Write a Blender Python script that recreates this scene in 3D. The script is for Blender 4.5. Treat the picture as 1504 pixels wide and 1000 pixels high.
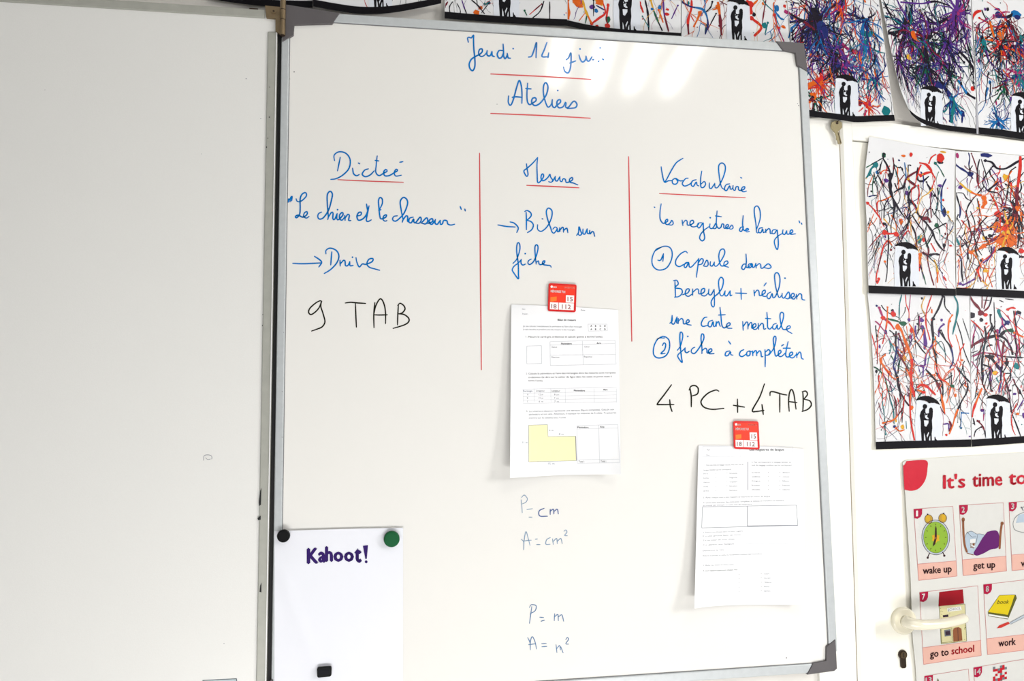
import bpy, bmesh, math, random
from mathutils import Vector, Matrix
from mathutils.geometry import tessellate_polygon
for o in list(bpy.data.objects): bpy.data.objects.remove(o)
C = bpy.context.scene
COL = C.collection
# ------------------------------------------------------------------ camera
F_PX = 1150.0
CAM = Vector((0.1936, -1.3783, 0.4711)); YAW, PIT, ROL = 0.156, 0.0978, -0.0133
FW = Vector((math.sin(YAW)*math.cos(PIT), math.cos(YAW)*math.cos(PIT), math.sin(PIT)))
R0 = Vector((math.cos(YAW), -math.sin(YAW), 0)); U0 = R0.cross(FW)
RR = R0*math.cos(ROL) + U0*math.sin(ROL); UU = -R0*math.sin(ROL) + U0*math.cos(ROL)
cam_d = bpy.data.cameras.new('camera'); cam = bpy.data.objects.new('camera', cam_d); COL.objects.link(cam)
cam_d.sensor_width = 36; cam_d.sensor_fit = 'HORIZONTAL'; cam_d.lens = F_PX/1504*36; cam_d.clip_start = .02
cam.matrix_world = Matrix(((RR.x, UU.x, -FW.x, CAM.x), (RR.y, UU.y, -FW.y, CAM.y), (RR.z, UU.z, -FW.z, CAM.z), (0, 0, 0, 1)))
C.camera = cam
# ------------------------------------------------------------------ world, lights, exposure
C.view_settings.view_transform = 'Standard'; C.view_settings.look = 'None'
C.view_settings.gamma = 1; C.view_settings.use_curve_mapping = False
C.view_settings.exposure = 0.05
w = bpy.data.worlds.new('world'); C.world = w; w.use_nodes = True
w.node_tree.nodes['Background'].inputs[0].default_value = (0.93, 0.97, 1.0, 1)
w.node_tree.nodes['Background'].inputs[1].default_value = 0.28
def area(name, loc, target, sx, sy, power, col):
    d = bpy.data.lights.new(name, 'AREA'); d.shape = 'RECTANGLE'; d.size = sx; d.size_y = sy; d.energy = power; d.color = col
    o = bpy.data.objects.new(name, d); COL.objects.link(o); o.location = loc
    o.rotation_euler = (Vector(target)-Vector(loc)).to_track_quat('-Z', 'Y').to_euler(); return o
area('window_right', (2.5, -1.55, 0.85), (0.7, 0, 0.2), 0.55, 0.6, 28, (1.0, 0.99, 0.975))
area('low_fill_light', (0.45, -1.5, -0.93), (0.45, 0, 0.35), 1.8, 0.7, 56, (1.0, 0.995, 0.98))  # added fill light from below, brightens the lower board; no real source

# ------------------------------------------------------------------ helpers
def ray(px, py):
    return FW + RR*((px-752)/F_PX) - UU*((py-500)/F_PX)
def at(px, py, Y=0.0):
    d = ray(px, py); t = (Y-CAM.y)/d.y
    return CAM + d*t
MATS = {}
def lin(c):
    out = []
    for v in c:
        v /= 255.0
        out.append(v/12.92 if v <= .04045 else ((v+.055)/1.055)**2.4)
    return (*out, 1)
def mat(name, rgb, rough=.5, metal=0.0, var=0.0, scale=60, bump=0.0, bscale=200, spec=.5, coat=0, emit=None):
    if name in MATS: return MATS[name]
    m = bpy.data.materials.new(name); m.use_nodes = True; nt = m.node_tree; b = nt.nodes['Principled BSDF']
    c = lin(rgb); b.inputs['Base Color'].default_value = c; b.inputs['Roughness'].default_value = rough
    b.inputs['Metallic'].default_value = metal; b.inputs['Specular IOR Level'].default_value = spec
    b.inputs['Coat Weight'].default_value = coat; b.inputs['Coat Roughness'].default_value = .07
    if emit:
        b.inputs['Emission Color'].default_value = c; b.inputs['Emission Strength'].default_value = emit
    tc = nt.nodes.new('ShaderNodeTexCoord')
    if var:
        n = nt.nodes.new('ShaderNodeTexNoise'); n.inputs['Scale'].default_value = scale; n.inputs['Detail'].default_value = 6
        nt.links.new(tc.outputs['Object'], n.inputs['Vector'])
        mr = nt.nodes.new('ShaderNodeMix'); mr.data_type = 'RGBA'
        mr.inputs['A'].default_value = tuple(v*(1-var) for v in c[:3])+(1,)
        mr.inputs['B'].default_value = tuple(min(1, v*(1+var)) for v in c[:3])+(1,)
        nt.links.new(n.outputs['Fac'], mr.inputs['Factor']); nt.links.new(mr.outputs['Result'], b.inputs['Base Color'])
    if bump:
        n2 = nt.nodes.new('ShaderNodeTexNoise'); n2.inputs['Scale'].default_value = bscale; n2.inputs['Detail'].default_value = 3
        nt.links.new(tc.outputs['Object'], n2.inputs['Vector'])
        bp = nt.nodes.new('ShaderNodeBump'); bp.inputs['Strength'].default_value = bump; bp.inputs['Distance'].default_value = .001
        nt.links.new(n2.outputs['Fac'], bp.inputs['Height']); nt.links.new(bp.outputs['Normal'], b.inputs['Normal'])
    MATS[name] = m; return m
def thing(name, label, cat, loc=(0, 0, 0), group=None):
    o = bpy.data.objects.new(name, None); COL.objects.link(o); o.location = loc; o.empty_display_size = .02
    o['label'] = label; o['category'] = cat
    if group: o['group'] = group
    return o
def wloc(o):
    v = Vector((0, 0, 0))
    while o: v += Vector(o.location); o = o.parent
    return v
class MB:
    def __init__(s): s.v = []; s.f = []; s.m = []
    def poly(s, pts, mi=0):
        b = len(s.v); s.v += [Vector(p) for p in pts]; s.f.append(tuple(range(b, b+len(pts)))); s.m.append(mi)
    def tess(s, pts3, mi=0):
        b = len(s.v); s.v += [Vector(p) for p in pts3]
        for t in tessellate_polygon([[Vector(p) for p in pts3]]): s.f.append(tuple(b+i for i in t)); s.m.append(mi)
    def prism(s, front, back, mi=0):          # two loops of equal length
        n = len(front); b = len(s.v); s.v += [Vector(p) for p in front]+[Vector(p) for p in back]
        for i in range(n):
            j = (i+1) % n; s.f.append((b+i, b+j, b+n+j, b+n+i)); s.m.append(mi)
        for t in tessellate_polygon([[Vector(p) for p in front]]):
            s.f.append(tuple(b+i for i in t)); s.m.append(mi); s.f.append(tuple(b+n+i for i in reversed(t))); s.m.append(mi)
    def box(s, x0, x1, y0, y1, z0, z1, mi=0):
        s.prism([(x0, y0, z0), (x1, y0, z0), (x1, y0, z1), (x0, y0, z1)], [(x0, y1, z0), (x1, y1, z0), (x1, y1, z1), (x0, y1, z1)], mi)
    def tube(s, path, radii, n=12, mi=0, squash=1.0):
        b = len(s.v); P = [Vector(p) for p in path]
        for i, p in enumerate(P):
            t = (P[min(i+1, len(P)-1)]-P[max(i-1, 0)]).normalized()
            a = Vector((0, 0, 1)) if abs(t.z) < .9 else Vector((1, 0, 0))
            e1 = t.cross(a).normalized(); e2 = e1.cross(t)
            r = radii[i] if isinstance(radii, (list, tuple)) else radii
            for k in range(n):
                an = 2*math.pi*k/n; s.v.append(p+e1*(r*math.cos(an)*squash)+e2*(r*math.sin(an)))
        for i in range(len(P)-1):
            for k in range(n):
                k2 = (k+1) % n; s.f.append((b+i*n+k, b+i*n+k2, b+(i+1)*n+k2, b+(i+1)*n+k)); s.m.append(mi)
        s.f.append(tuple(b+k for k in range(n))[::-1]); s.m.append(mi)
        s.f.append(tuple(b+(len(P)-1)*n+k for k in range(n))); s.m.append(mi)
    def build(s, name, mats, parent=None, smooth=False, bevel=0, solid=0, label=None):
        off = wloc(parent) if parent else Vector((0, 0, 0))
        me = bpy.data.meshes.new(name); me.from_pydata([tuple(v-off) for v in s.v], [], s.f)
        if not isinstance(mats, (list, tuple)): mats = [mats]
        for m in mats: me.materials.append(m)
        me.polygons.foreach_set('material_index', s.m)
        bm = bmesh.new(); bm.from_mesh(me)
        if not getattr(s, 'flat', False): bmesh.ops.recalc_face_normals(bm, faces=bm.faces)
        bm.to_mesh(me); bm.free()
        if smooth:
            for p in me.polygons: p.use_smooth = True
        me.update(); o = bpy.data.objects.new(name, me); COL.objects.link(o)
        if parent: o.parent = parent
        if bevel:
            b = o.modifiers.new('bevel', 'BEVEL'); b.width = bevel; b.segments = 2; b.limit_method = 'ANGLE'
        if solid:
            b = o.modifiers.new('solid', 'SOLIDIFY'); b.thickness = solid; b.offset = -1
            b = o.modifiers.new('split', 'EDGE_SPLIT'); b.split_angle = math.radians(35)
        if label: o['label'] = label
        return o
def struct(o): o['kind'] = 'structure'; return o
def catmull(P, step=4.0):
    if len(P) < 3: 
        n = max(2, int(math.dist(P[0], P[-1])/12)+1); return [(P[0][0]+(P[-1][0]-P[0][0])*i/n, P[0][1]+(P[-1][1]-P[0][1])*i/n) for i in range(n+1)]
    Q = [(2*P[0][0]-P[1][0], 2*P[0][1]-P[1][1])]+list(P)+[(2*P[-1][0]-P[-2][0], 2*P[-1][1]-P[-2][1])]
    out = []
    for i in range(1, len(Q)-2):
        p0, p1, p2, p3 = Q[i-1:i+3]; n = max(2, min(8, int(math.dist(p1, p2)/step)+1))
        for k in range(n):
            t = k/n
            out.append(tuple(.5*(2*p1[a]+(p2[a]-p0[a])*t+(2*p0[a]-5*p1[a]+4*p2[a]-p3[a])*t*t+(-p0[a]+3*p1[a]-3*p2[a]+p3[a])*t**3) for a in (0, 1)))
    out.append(tuple(P[-1])); return out
def ribbon2d(P, wfun):
    L, R = [], []
    for i, p in enumerate(P):
        a = P[max(i-1, 0)]; b = P[min(i+1, len(P)-1)]; dx, dy = b[0]-a[0], b[1]-a[1]; d = math.hypot(dx, dy) or 1
        h = wfun(i/(len(P)-1))/2
        L.append((p[0]-dy/d*h, p[1]+dx/d*h)); R.append((p[0]+dy/d*h, p[1]-dx/d*h))
    return L, R
def blob2d(cx, cy, rx, ry=None, n=14, rnd=None, wob=0.0, rot=0):
    ry = ry or rx; out = []
    for k in range(n):
        a = 2*math.pi*k/n; s = 1+(rnd.uniform(-wob, wob) if rnd else 0)
        x, y = rx*s*math.cos(a), ry*s*math.sin(a)
        out.append((cx+x*math.cos(rot)-y*math.sin(rot), cy+x*math.sin(rot)+y*math.cos(rot)))
    return out
# a sheet of paper: four edges given as polylines, a depth function, marks laid on its surface
def pl(P, t):
    n = len(P)-1; t = t*n; i = min(max(int(math.floor(t)), 0), n-1); f = t-i
    return (P[i][0]+(P[i+1][0]-P[i][0])*f, P[i][1]+(P[i+1][1]-P[i][1])*f)
class Sheet:
    def __init__(s, top, bottom, left=None, right=None, Y=lambda u, v: .0):
        def smooth(E):
            if len(E) < 3: return E
            Q = catmull(E, 1); L = [0]
            for a, b in zip(Q, Q[1:]): L.append(L[-1]+math.dist(a, b))
            out = []; j = 0
            for i in range(33):
                d = L[-1]*i/32
                while j < len(L)-2 and L[j+1] < d: j += 1
                f = (d-L[j])/((L[j+1]-L[j]) or 1); out.append((Q[j][0]+(Q[j+1][0]-Q[j][0])*f, Q[j][1]+(Q[j+1][1]-Q[j][1])*f))
            return out
        s.t = smooth(top); s.b = smooth(bottom); s.l = smooth(left or [top[0], bottom[0]]); s.r = smooth(right or [top[-1], bottom[-1]])
        s.n = 32; s.g = [[Y(i/s.n, j/s.n) for i in range(s.n+1)] for j in range(s.n+1)]
        s.seed = [(i/10, j/14, *s.pix(i/10, j/14)) for i in range(11) for j in range(15)]
    def Y(s, u, v):                              # depth of the meshed surface itself, so print lies on its facets
        x = min(max(u, 0), 1)*s.n; y = min(max(v, 0), 1)*s.n; i = min(int(x), s.n-1); j = min(int(y), s.n-1); x -= i; y -= j
        g = s.g; return (g[j][i]*(1-x)+g[j][i+1]*x)*(1-y)+(g[j+1][i]*(1-x)+g[j+1][i+1]*x)*y
    def pix(s, u, v):
        T = pl(s.t, u); B = pl(s.b, u); L = pl(s.l, v); R = pl(s.r, v)
        a, b, c, d = s.t[0], s.t[-1], s.b[0], s.b[-1]
        return tuple((1-v)*T[k]+v*B[k]+(1-u)*L[k]+u*R[k]-((1-u)*(1-v)*a[k]+u*(1-v)*b[k]+(1-u)*v*c[k]+u*v*d[k]) for k in (0, 1))
    def P(s, u, v, e=0.0):
        x, y = s.pix(u, v); return at(x, y, s.Y(min(max(u, 0), 1), min(max(v, 0), 1))-e)
    def uv(s, px, py):
        u, v = min(s.seed, key=lambda q: (q[2]-px)**2+(q[3]-py)**2)[:2]
        for _ in range(6):
            x, y = s.pix(u, v); h = .004
            x1, y1 = s.pix(u+h, v); x2, y2 = s.pix(u, v+h)
            a, c, b, d = (x1-x)/h, (y1-y)/h, (x2-x)/h, (y2-y)/h; det = a*d-b*c or 1e-6
            ex, ey = px-x, py-y; u = min(max(u+(d*ex-b*ey)/det, -1), 2); v = min(max(v+(a*ey-c*ex)/det, -1), 2)
        return u, v
    def mb(s, nu=32, nv=32):
        nu = nv = s.n
        m = MB(); m.flat = True
        for j in range(nv+1):
            for i in range(nu+1): m.v.append(s.P(i/nu, j/nv))
        for j in range(nv):
            for i in range(nu):
                a = j*(nu+1)+i; m.f.append((a, a+nu+1, a+nu+2, a+1)); m.m.append(0)
        return m
    def on(s, px, py, e):
        u, v = s.uv(px, py); return at(px, py, s.Y(min(max(u, 0), 1), min(max(v, 0), 1))-e)
class Flat:
    def __init__(s, Y): s.Yc = Y
    def on(s, px, py, e): return at(px, py, s.Yc-e)
def stroke(m, surf, pts, wd, mi=0, e=.0003, taper=.0, step=3.0):
    P = catmull(pts, step); wf = (lambda t: wd*(1-taper*abs(2*t-1)**3))
    L, R = ribbon2d(P, wf); A = [surf.on(*p, e) for p in L]; B = [surf.on(*p, e) for p in R]
    for i in range(len(P)-1): m.poly([A[i], B[i], B[i+1], A[i+1]], mi)
    for c in (P[0], P[-1]): m.poly([surf.on(*q, e) for q in blob2d(c[0], c[1], wd/2*(1-taper), n=7)], mi)
def _split(t, out, lim):
    a, b, c = t; L = [math.dist(a, b), math.dist(b, c), math.dist(c, a)]; k = L.index(max(L))
    if L[k] < lim: out.append(t); return
    a, b, c = t[k], t[(k+1) % 3], t[(k+2) % 3]; q = ((a[0]+b[0])/2, (a[1]+b[1])/2)
    _split((a, q, c), out, lim); _split((q, b, c), out, lim)
def tris2d(pts, lim):
    V = [Vector((p[0], p[1], 0)) for p in pts]; out = []
    for t in tessellate_polygon([V]): _split(tuple((pts[i][0], pts[i][1]) for i in t), out, lim)
    return out
def fill(m, surf, pts, mi=0, e=.0003, lim=6.0):
    if isinstance(surf, Flat): m.tess([surf.on(*p, e) for p in pts], mi); return
    memo = {}
    def V(p):
        k = (round(p[0], 3), round(p[1], 3))
        if k not in memo: memo[k] = len(m.v); m.v.append(surf.on(*p, e))
        return memo[k]
    for t in tris2d([tuple(p) for p in pts], lim): m.f.append(tuple(V(p) for p in t)); m.m.append(mi)
def outline(m, surf, pts, wd, mi=0, e=.0003, closed=True):
    Q = list(pts)+([pts[0]] if closed else [])
    for a, b in zip(Q, Q[1:]):
        L, R = ribbon2d(catmull([a, b]), lambda t: wd)
        A = [surf.on(*p, e) for p in L]; B = [surf.on(*p, e) for p in R]
        for i in range(len(L)-1): m.poly([A[i], B[i], B[i+1], A[i+1]], mi)
_tc = {}
def text2d(s, bold=0.0):
    k = (s, bold)
    if k in _tc: return _tc[k]
    c = bpy.data.curves.new('t', 'FONT'); c.body = s; c.size = 1; c.resolution_u = 2
    o = bpy.data.objects.new('t', c); COL.objects.link(o)
    me = bpy.data.meshes.new_from_object(o.evaluated_get(bpy.context.evaluated_depsgraph_get()))
    V = [(v.co.x, v.co.y) for v in me.vertices]; Fc = [tuple(p.vertices) for p in me.polygons]
    bpy.data.objects.remove(o); bpy.data.curves.remove(c); bpy.data.meshes.remove(me)
    if bold:                                     # heavier weight: the glyphs repeated with small shifts
        b = bold*.75; V0, F0 = V, Fc; V, Fc = [], []
        for dx, dy in ((-b, 0), (b, 0), (0, b*.7), (0, -b*.7)):
            n = len(V); V += [(x+dx, y+dy) for x, y in V0]; Fc += [tuple(i+n for i in f) for f in F0]
    _tc[k] = (V, Fc); return _tc[k]
def text(m, surf, s, x, y, h, width=None, slope=0.0, mi=0, e=.0003, bold=.0, lean=0.0, vup=None):
    """baseline start (x, y) in photo pixels, cap height h, optional total width"""
    V, Fc = text2d(s, bold)
    if not V: return
    x0 = min(v[0] for v in V); x1 = max(v[0] for v in V); sy = h/.72; sx = (width/(x1-x0)) if width else sy
    b = len(m.v)
    for a, c in V:
        dx = (a-x0)*sx; dy = c*sy; m.v.append(surf.on(x+dx+dy*lean, y+dx*slope-dy, e))
    for f in Fc: m.f.append(tuple(b+i for i in f)); m.m.append(mi)

# ------------------------------------------------------------------ materials
M_wall = mat('painted_wall', (226, 222, 216), .8, var=.04, scale=8, bump=.3, bscale=120)
M_door = mat('cream_paint', (238, 235, 224), .42, var=.02, scale=20, bump=.15, bscale=60)
M_jamb = mat('jamb_paint', (240, 238, 231), .42, var=.02, scale=20, bump=.15, bscale=60)
M_gapshade = mat('door_gap_shade', (40, 33, 26), .9, var=.1)  # dark colour stands in for the shade inside the door gap
M_board = mat('white_enamel', (229, 227, 223), .085, var=.008, scale=3, bump=.03, bscale=500, spec=.6)
M_wing = mat('grained_white_enamel', (226, 225, 222), .34, var=.022, scale=420, bump=.12, bscale=700, spec=.4)
M_alu = mat('brushed_aluminium', (188, 192, 194), .42, metal=.2, var=.10, scale=90, bump=.1)
M_alu2 = mat('worn_aluminium', (168, 168, 160), .48, metal=.2, var=.14, scale=60, bump=.1)
M_gap = mat('gap_shade_and_chip_black', (12, 12, 14), .7, var=.1)  # black for chips and keyway, and for painted shade in the hinge gap
M_corner = mat('grey_plastic', (88, 84, 86), .5, var=.06, scale=40)
M_brass = mat('aged_brass', (136, 118, 92), .34, metal=.75, var=.3, scale=90)
M_brass2 = mat('dark_screw', (60, 46, 34), .5, metal=.5, var=.1)
M_paper = mat('white_paper', (238, 238, 240), .7, var=.008, scale=25, spec=.25)
M_paper2 = mat('bluish_paper', (226, 227, 234), .7, var=.01, scale=25, spec=.25)
M_card = mat('drawing_paper', (215, 215, 217), .65, var=.012, scale=25, spec=.3)
M_patch = mat('drawing_paper_patch', (210, 214, 222), .65, var=.01, scale=25, spec=.3)
M_blue = mat('blue_marker', (0, 110, 186), .2, var=.4, scale=35, spec=.3)
M_blue2 = mat('faint_blue_marker', (112, 142, 172), .3, var=.25, scale=60)
M_black = mat('black_marker', (30, 28, 18), .3, var=.2, scale=60, spec=.2)
M_red = mat('red_marker', (205, 62, 66), .3, var=.2, scale=30)
M_ink = mat('print_black', (70, 72, 80), .6, var=.1)
M_ink2 = mat('print_grey', (122, 125, 136), .6, var=.1)
M_line = mat('print_hairline', (198, 201, 207), .6, var=.05)
M_yel = mat('print_yellow', (250, 240, 182), .6, var=.03)
M_sil = mat('black_ink', (13, 11, 17), .6, var=.1, spec=.12)
PALN = dict(K=(24, 17, 36), N=(28, 40, 112), B=(18, 112, 182), T=(12, 122, 128), G=(14, 96, 66), R=(222, 44, 32), O=(236, 104, 18), Y=(238, 178, 44), P=(92, 46, 140), M=(118, 22, 44), V=(172, 44, 110))
PK = list(PALN); PALM = [mat('paint_'+k, tuple(int(v*.86) for v in PALN[k]), .45, var=.25, scale=120, spec=.15) for k in PK]

# ------------------------------------------------------------------ room shell
YW = .034                                   # wall plane
m = MB(); m.box(-3.2, 4.2, YW, YW+.12, -.95, 2.0); struct(m.build('wall_back', M_wall))
m = MB(); m.box(-3.2, 4.2, -4.2, YW+.12, -1.05, -.95); struct(m.build('floor', mat('pale_vinyl', (196, 194, 190), .5, var=.06, scale=6)))
m = MB(); m.box(-3.2, 4.2, -4.2, YW+.12, 2.0, 2.1); struct(m.build('ceiling', mat('ceiling_white', (212, 211, 208), .8, var=.03)))
# door surround: proud casing, its left side is the step seen beside the board
YC, YD = .022, .026
c_ul = at(1237, 170, YC); x_l = (at(1237.5, 300, YC).x+at(1263, 1000, YC).x)/2
def edge(pa, pb, Y, zq):                     # point on the line through two picture points at height zq
    A = at(*pa, Y); B = at(*pb, Y); t = (zq-A.z)/(B.z-A.z); p = A+(B-A)*t; return Vector((p.x, Y, zq))
ZB = -.95
zt1 = at(1250, 171, YC).z; zt2 = at(1504, 206, YC).z
XR = 2.05
oL = (edge((1237, 230), (1262.5, 1000), YC, zt1), edge((1237, 230), (1262.5, 1000), YC, ZB))
iL = (edge((1252, 205), (1290, 1000), YC, at(1252, 205, YC).z), edge((1252, 205), (1290, 1000), YC, ZB))
slope_t = (at(1504, 228, YC).z-at(1252, 205, YC).z)/(at(1504, 228, YC).x-at(1252, 205, YC).x)
def topz(x): return iL[0].z+slope_t*(x-iL[0].x)
slope_o = (zt2-zt1)/(at(1504, 206, YC).x-at(1250, 171, YC).x)
def shift(P, Y): return [Vector((p[0], Y, p[2])) for p in P]
YPN = .0265
zo0 = zt1; CH = .0042
m = MB()
prof0 = [Vector((oL[0].x-.0012, YPN+.0005, zt1)), Vector((oL[0].x-.0012, YPN-.0004, zt1)), Vector((oL[0].x+CH, YC, zt1)), Vector((iL[0].x, YC, zt1+slope_o*(iL[0].x-oL[0].x))), Vector((iL[0].x, YW, zt1+slope_o*(iL[0].x-oL[0].x))), Vector((oL[0].x+.0005, YW, zt1))]
prof1 = [Vector((oL[1].x-.0012, YPN+.0005, ZB)), Vector((oL[1].x-.0012, YPN-.0004, ZB)), Vector((oL[1].x+CH, YC, ZB)), Vector((iL[1].x, YC, ZB)), Vector((iL[1].x, YW, ZB)), Vector((oL[1].x+.0005, YW, ZB))]
m.prism(prof0, prof1); struct(m.build('trim_1', M_jamb))
m = MB(); cq = [Vector((oL[0].x-.0026, YPN-.0003, zt1-.002)), Vector((oL[1].x-.0026, YPN-.0003, ZB)), Vector((oL[1].x-.0008, YPN-.0003, ZB)), Vector((oL[0].x-.0008, YPN-.0003, zt1-.002))]
m.prism(cq, shift(cq, YPN+.0006)); struct(m.build('step_shade_strip', mat('step_shade_brown', (128, 112, 90), .8, var=.35, scale=14)))  # brown strip: painted shade along the left side of the casing step
m = MB(); Sp = [Vector((.985, YPN, zt1-.01)), Vector((.985, YPN, ZB)), Vector((oL[1].x-.002, YPN, ZB)), Vector((oL[0].x-.002, YPN, zt1))]
m.prism(Sp, shift(Sp, YW)); struct(m.build('trim_3', M_jamb))
m = MB()
Tp = [Vector((iL[0].x, YC, zt1+slope_o*(iL[0].x-oL[0].x))), iL[0], Vector((XR, YC, topz(XR))), Vector((XR, YC, zt1+slope_o*(XR-oL[0].x)))]
m.prism(Tp, shift(Tp, YW)); struct(m.build('trim_2', M_jamb, bevel=.0008))
g = .0022
door = thing('door_1', '', ''); del door['label'], door['category']; struct(door); door.location = (iL[1].x, YD, ZB)
Dp = [Vector((iL[0].x+g, YD, iL[0].z-g)), Vector((iL[1].x+g, YD, ZB)), Vector((XR, YD, ZB)), Vector((XR, YD, topz(XR)-g))]
m = MB(); m.prism(Dp, shift(Dp, YW-.001)); m.build('door_leaf', M_door, door, bevel=.0006)
Gp = [Vector((iL[0].x-.0005, YD+.004, iL[0].z+.0005)), Vector((iL[1].x-.0005, YD+.004, ZB)), Vector((iL[1].x+g+.0005, YD+.004, ZB)), Vector((iL[0].x+g+.0005, YD+.004, iL[0].z-g)), Vector((XR, YD+.004, topz(XR)-g-.0005)), Vector((XR, YD+.004, topz(XR)+.0005))]
m = MB(); m.prism(Gp, shift(Gp, YW-.0005)); m.build('rebate_gap_shade', M_gapshade, door)  # solid filler coloured dark as the shade between leaf and frame
# handle
M_hand = mat('cream_enamel', (226, 220, 200), .22, coat=.3, var=.01)
pc = at(1326, 911, YD)
m = MB()
m.tube([(pc.x, YD+.0005, pc.z), (pc.x, YD-.005, pc.z), (pc.x, YD-.008, pc.z)], [.0255, .0255, .0225], 36)
h1 = m.build('rosette', M_hand, door, smooth=False, bevel=.001)
def leverpt(px, py, Y): return at(px, py, Y)
nk = [Vector((pc.x, YD-.006, pc.z)), Vector((pc.x+.0005, YD-.022, pc.z)), at(1333, 914, YD-.040)]
path = nk+[at(1343, 916.5, YD-.050), at(1358, 917.5, YD-.053), at(1380, 916, YD-.051), at(1400, 912.5, YD-.046), at(1412, 909, YD-.042), at(1419, 907, YD-.039)]
m = MB(); sp = []
for i in range(len(path)-1):
    for k in range(4):
        t = k/4; p0 = path[max(i-1, 0)]; p1 = path[i]; p2 = path[i+1]; p3 = path[min(i+2, len(path)-1)]
        sp.append(.5*(2*p1+(p2-p0)*t+(2*p0-5*p1+4*p2-p3)*t*t+(-p0+3*p1-3*p2+p3)*t**3))
sp.append(path[-1]); n = len(sp)
rad = [.0115-.0028*min(1, i/(n*.6)) for i in range(n)]; rad[-1] = .004; rad[-2] = .0072
m.tube(sp, rad, 18); hb = m.build('handle_lever', M_hand, door, smooth=True)
pd = at(1324.5, 913, YD-.009); m = MB(); m.tube([pd, pd+Vector((-.0003, -.0012, 0))], .0018, 10); m.build('grub_screw', M_brass2, door)
# euro cylinder
M_cyl = mat('oxidised_brass', (62, 50, 40), .35, metal=.6, var=.3, scale=200)
q = at(1325, 961, YD); m = MB(); out = []
for k in range(13):
    a = math.radians(-50+280*k/12); out.append((q.x+.0088*math.cos(a), q.z+.0088*math.sin(a)))
out = out+[(q.x-.0056, q.z-.022), (q.x-.003, q.z-.0245), (q.x+.003, q.z-.0245), (q.x+.0056, q.z-.022)]
m.prism([(a, YD-.003, b) for a, b in out], [(a, YD+.001, b) for a, b in out]); cyl = m.build('lock_cylinder', M_cyl, door, bevel=.0004)
m = MB(); m.tube([(q.x, YD-.003, q.z), (q.x, YD-.0045, q.z)], .0062, 20); m.build('lock_plug', mat('plug_brass', (104, 88, 66), .3, metal=.7, var=.2), cyl)
m = MB(); m.box(q.x-.0005, q.x+.0008, YD-.0049, YD-.0044, q.z-.004, q.z+.004); 
m.build('keyway', M_gap, cyl)

# ------------------------------------------------------------------ main whiteboard
TH = .020; RW = .0165; PW = 1.0083; PH = 1.2; YP = .003
board = thing('whiteboard', 'large central whiteboard with grey rails, covered in blue French handwriting', 'whiteboard', (0, 0, 0))
m = MB(); m.box(RW*.5, PW-RW*.5, YP, TH-.001, RW*.5, PH-RW*.5); panel = m.build('writing_panel', M_board, board)
def rail(a, b, c, d, name='frame_rail', mt=None, par=None):
    m = MB(); m.prism([Vector((x, 0, z)) for x, z in (a, b, c, d)], [Vector((x, TH, z)) for x, z in (a, b, c, d)])
    return m.build(name, mt or M_alu, par or board, bevel=.0018)
M_railshade = mat('rail_shadow_line', (112, 112, 114), .7, var=.25, scale=30)
for x0, x1, z0, z1 in ((RW, RW+.0011, RW, PH-RW), (PW-RW-.0013, PW-RW, RW, PH-RW), (RW, PW-RW, PH-RW-.0012, PH-RW), (RW, PW-RW, RW, RW+.0009)):
    m = MB(); m.box(x0, x1, .0018, .0035, z0, z1); m.build('rail_shadow_line', M_railshade, board)  # thin grey strips paint the shadow line along the inner rail edges
CL, CW = .058, .018
rail((0.003, .035), (RW, .035), (RW, PH-.05), (0.003, PH-.05))
rail((PW-RW, .035), (PW, .035), (PW, PH-.045), (PW-RW, PH-.045))
rail((.045, PH-RW), (PW-.04, PH-RW), (PW-.04, PH), (.045, PH))
rail((.045, 0), (PW-.045, 0), (PW-.045, RW), (.045, RW))
def corner(poly, Y0=-.0022):
    P = [at(x, y, Y0) for x, y in poly]; m = MB(); m.prism(P, shift(P, TH+.0005)); m.build('corner_piece', M_corner, board, bevel=.0012)
corner([(1140, 60), (1181, 63), (1183.5, 80), (1186.5, 105), (1171, 95.5), (1168.5, 77.5), (1149.5, 73)])
corner([(1227.5, 939), (1229.8, 982), (1226, 985.5), (1185.5, 991), (1194.7, 974), (1214, 970.7), (1214.5, 949.7)])
corner([(414, 6), (424, 7), (499, 19), (488, 34.5), (432, 36), (431, 51), (414.5, 61)])
corner([(396.5, 999), (401, 998), (401.5, 1045), (440, 1049), (433, 1063), (396, 1063)])
# left shadow gap and wing
wing = thing('whiteboard_wing', 'blank hinged left wing of the whiteboard with scuffed grey rails', 'whiteboard', (-.0035, 0, 0))
XG = -.0042
def wl(z): return XG
m = MB(); m.box(-.505, XG-.003, .002, TH-.002, .008, PH-.005)
wpanel = m.build('wing_panel', M_wing, wing)
def wr(x0, x1, z0, z1, name='frame_rail', y0=-.001): 
    m = MB(); m.box(x0, x1, y0, TH, z0, z1); return m.build(name, M_alu2, wing, bevel=.0015)
wr(XG-.0165, XG, -.0, at(399, 47, 0).z)
wr(-.515, at(389, 20, 0).x, at(389, 26.6, 0).z, at(389, 26.6, 0).z+.0155)
wr(-.515, -.4985, .012, PH-.018); wr(-.515, XG-.02, 0, .0155)
m = MB(); m.box(XG+.0003, -.0001, .006, TH, .0, PH-.04); m.build('hinge_gap_shade', M_gap, wing)  # black filler painted in as the shadow between wing and board
m = MB(); m.box(.0001, .0028, .006, TH, .02, PH-.04); m.build('rail_gap_shade', M_gap, board)  # board half of the same painted gap shadow
m = MB(); m.box(XG-.0019, XG-.0003, -.0024, -.0008, .0, at(399, 47, 0).z); m.build('lit_edge_strip', mat('edge_highlight', (236, 236, 236), .35, metal=.1, var=.02), wing)  # painted highlight: bright strip for the lit edge of the wing frame
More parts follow.
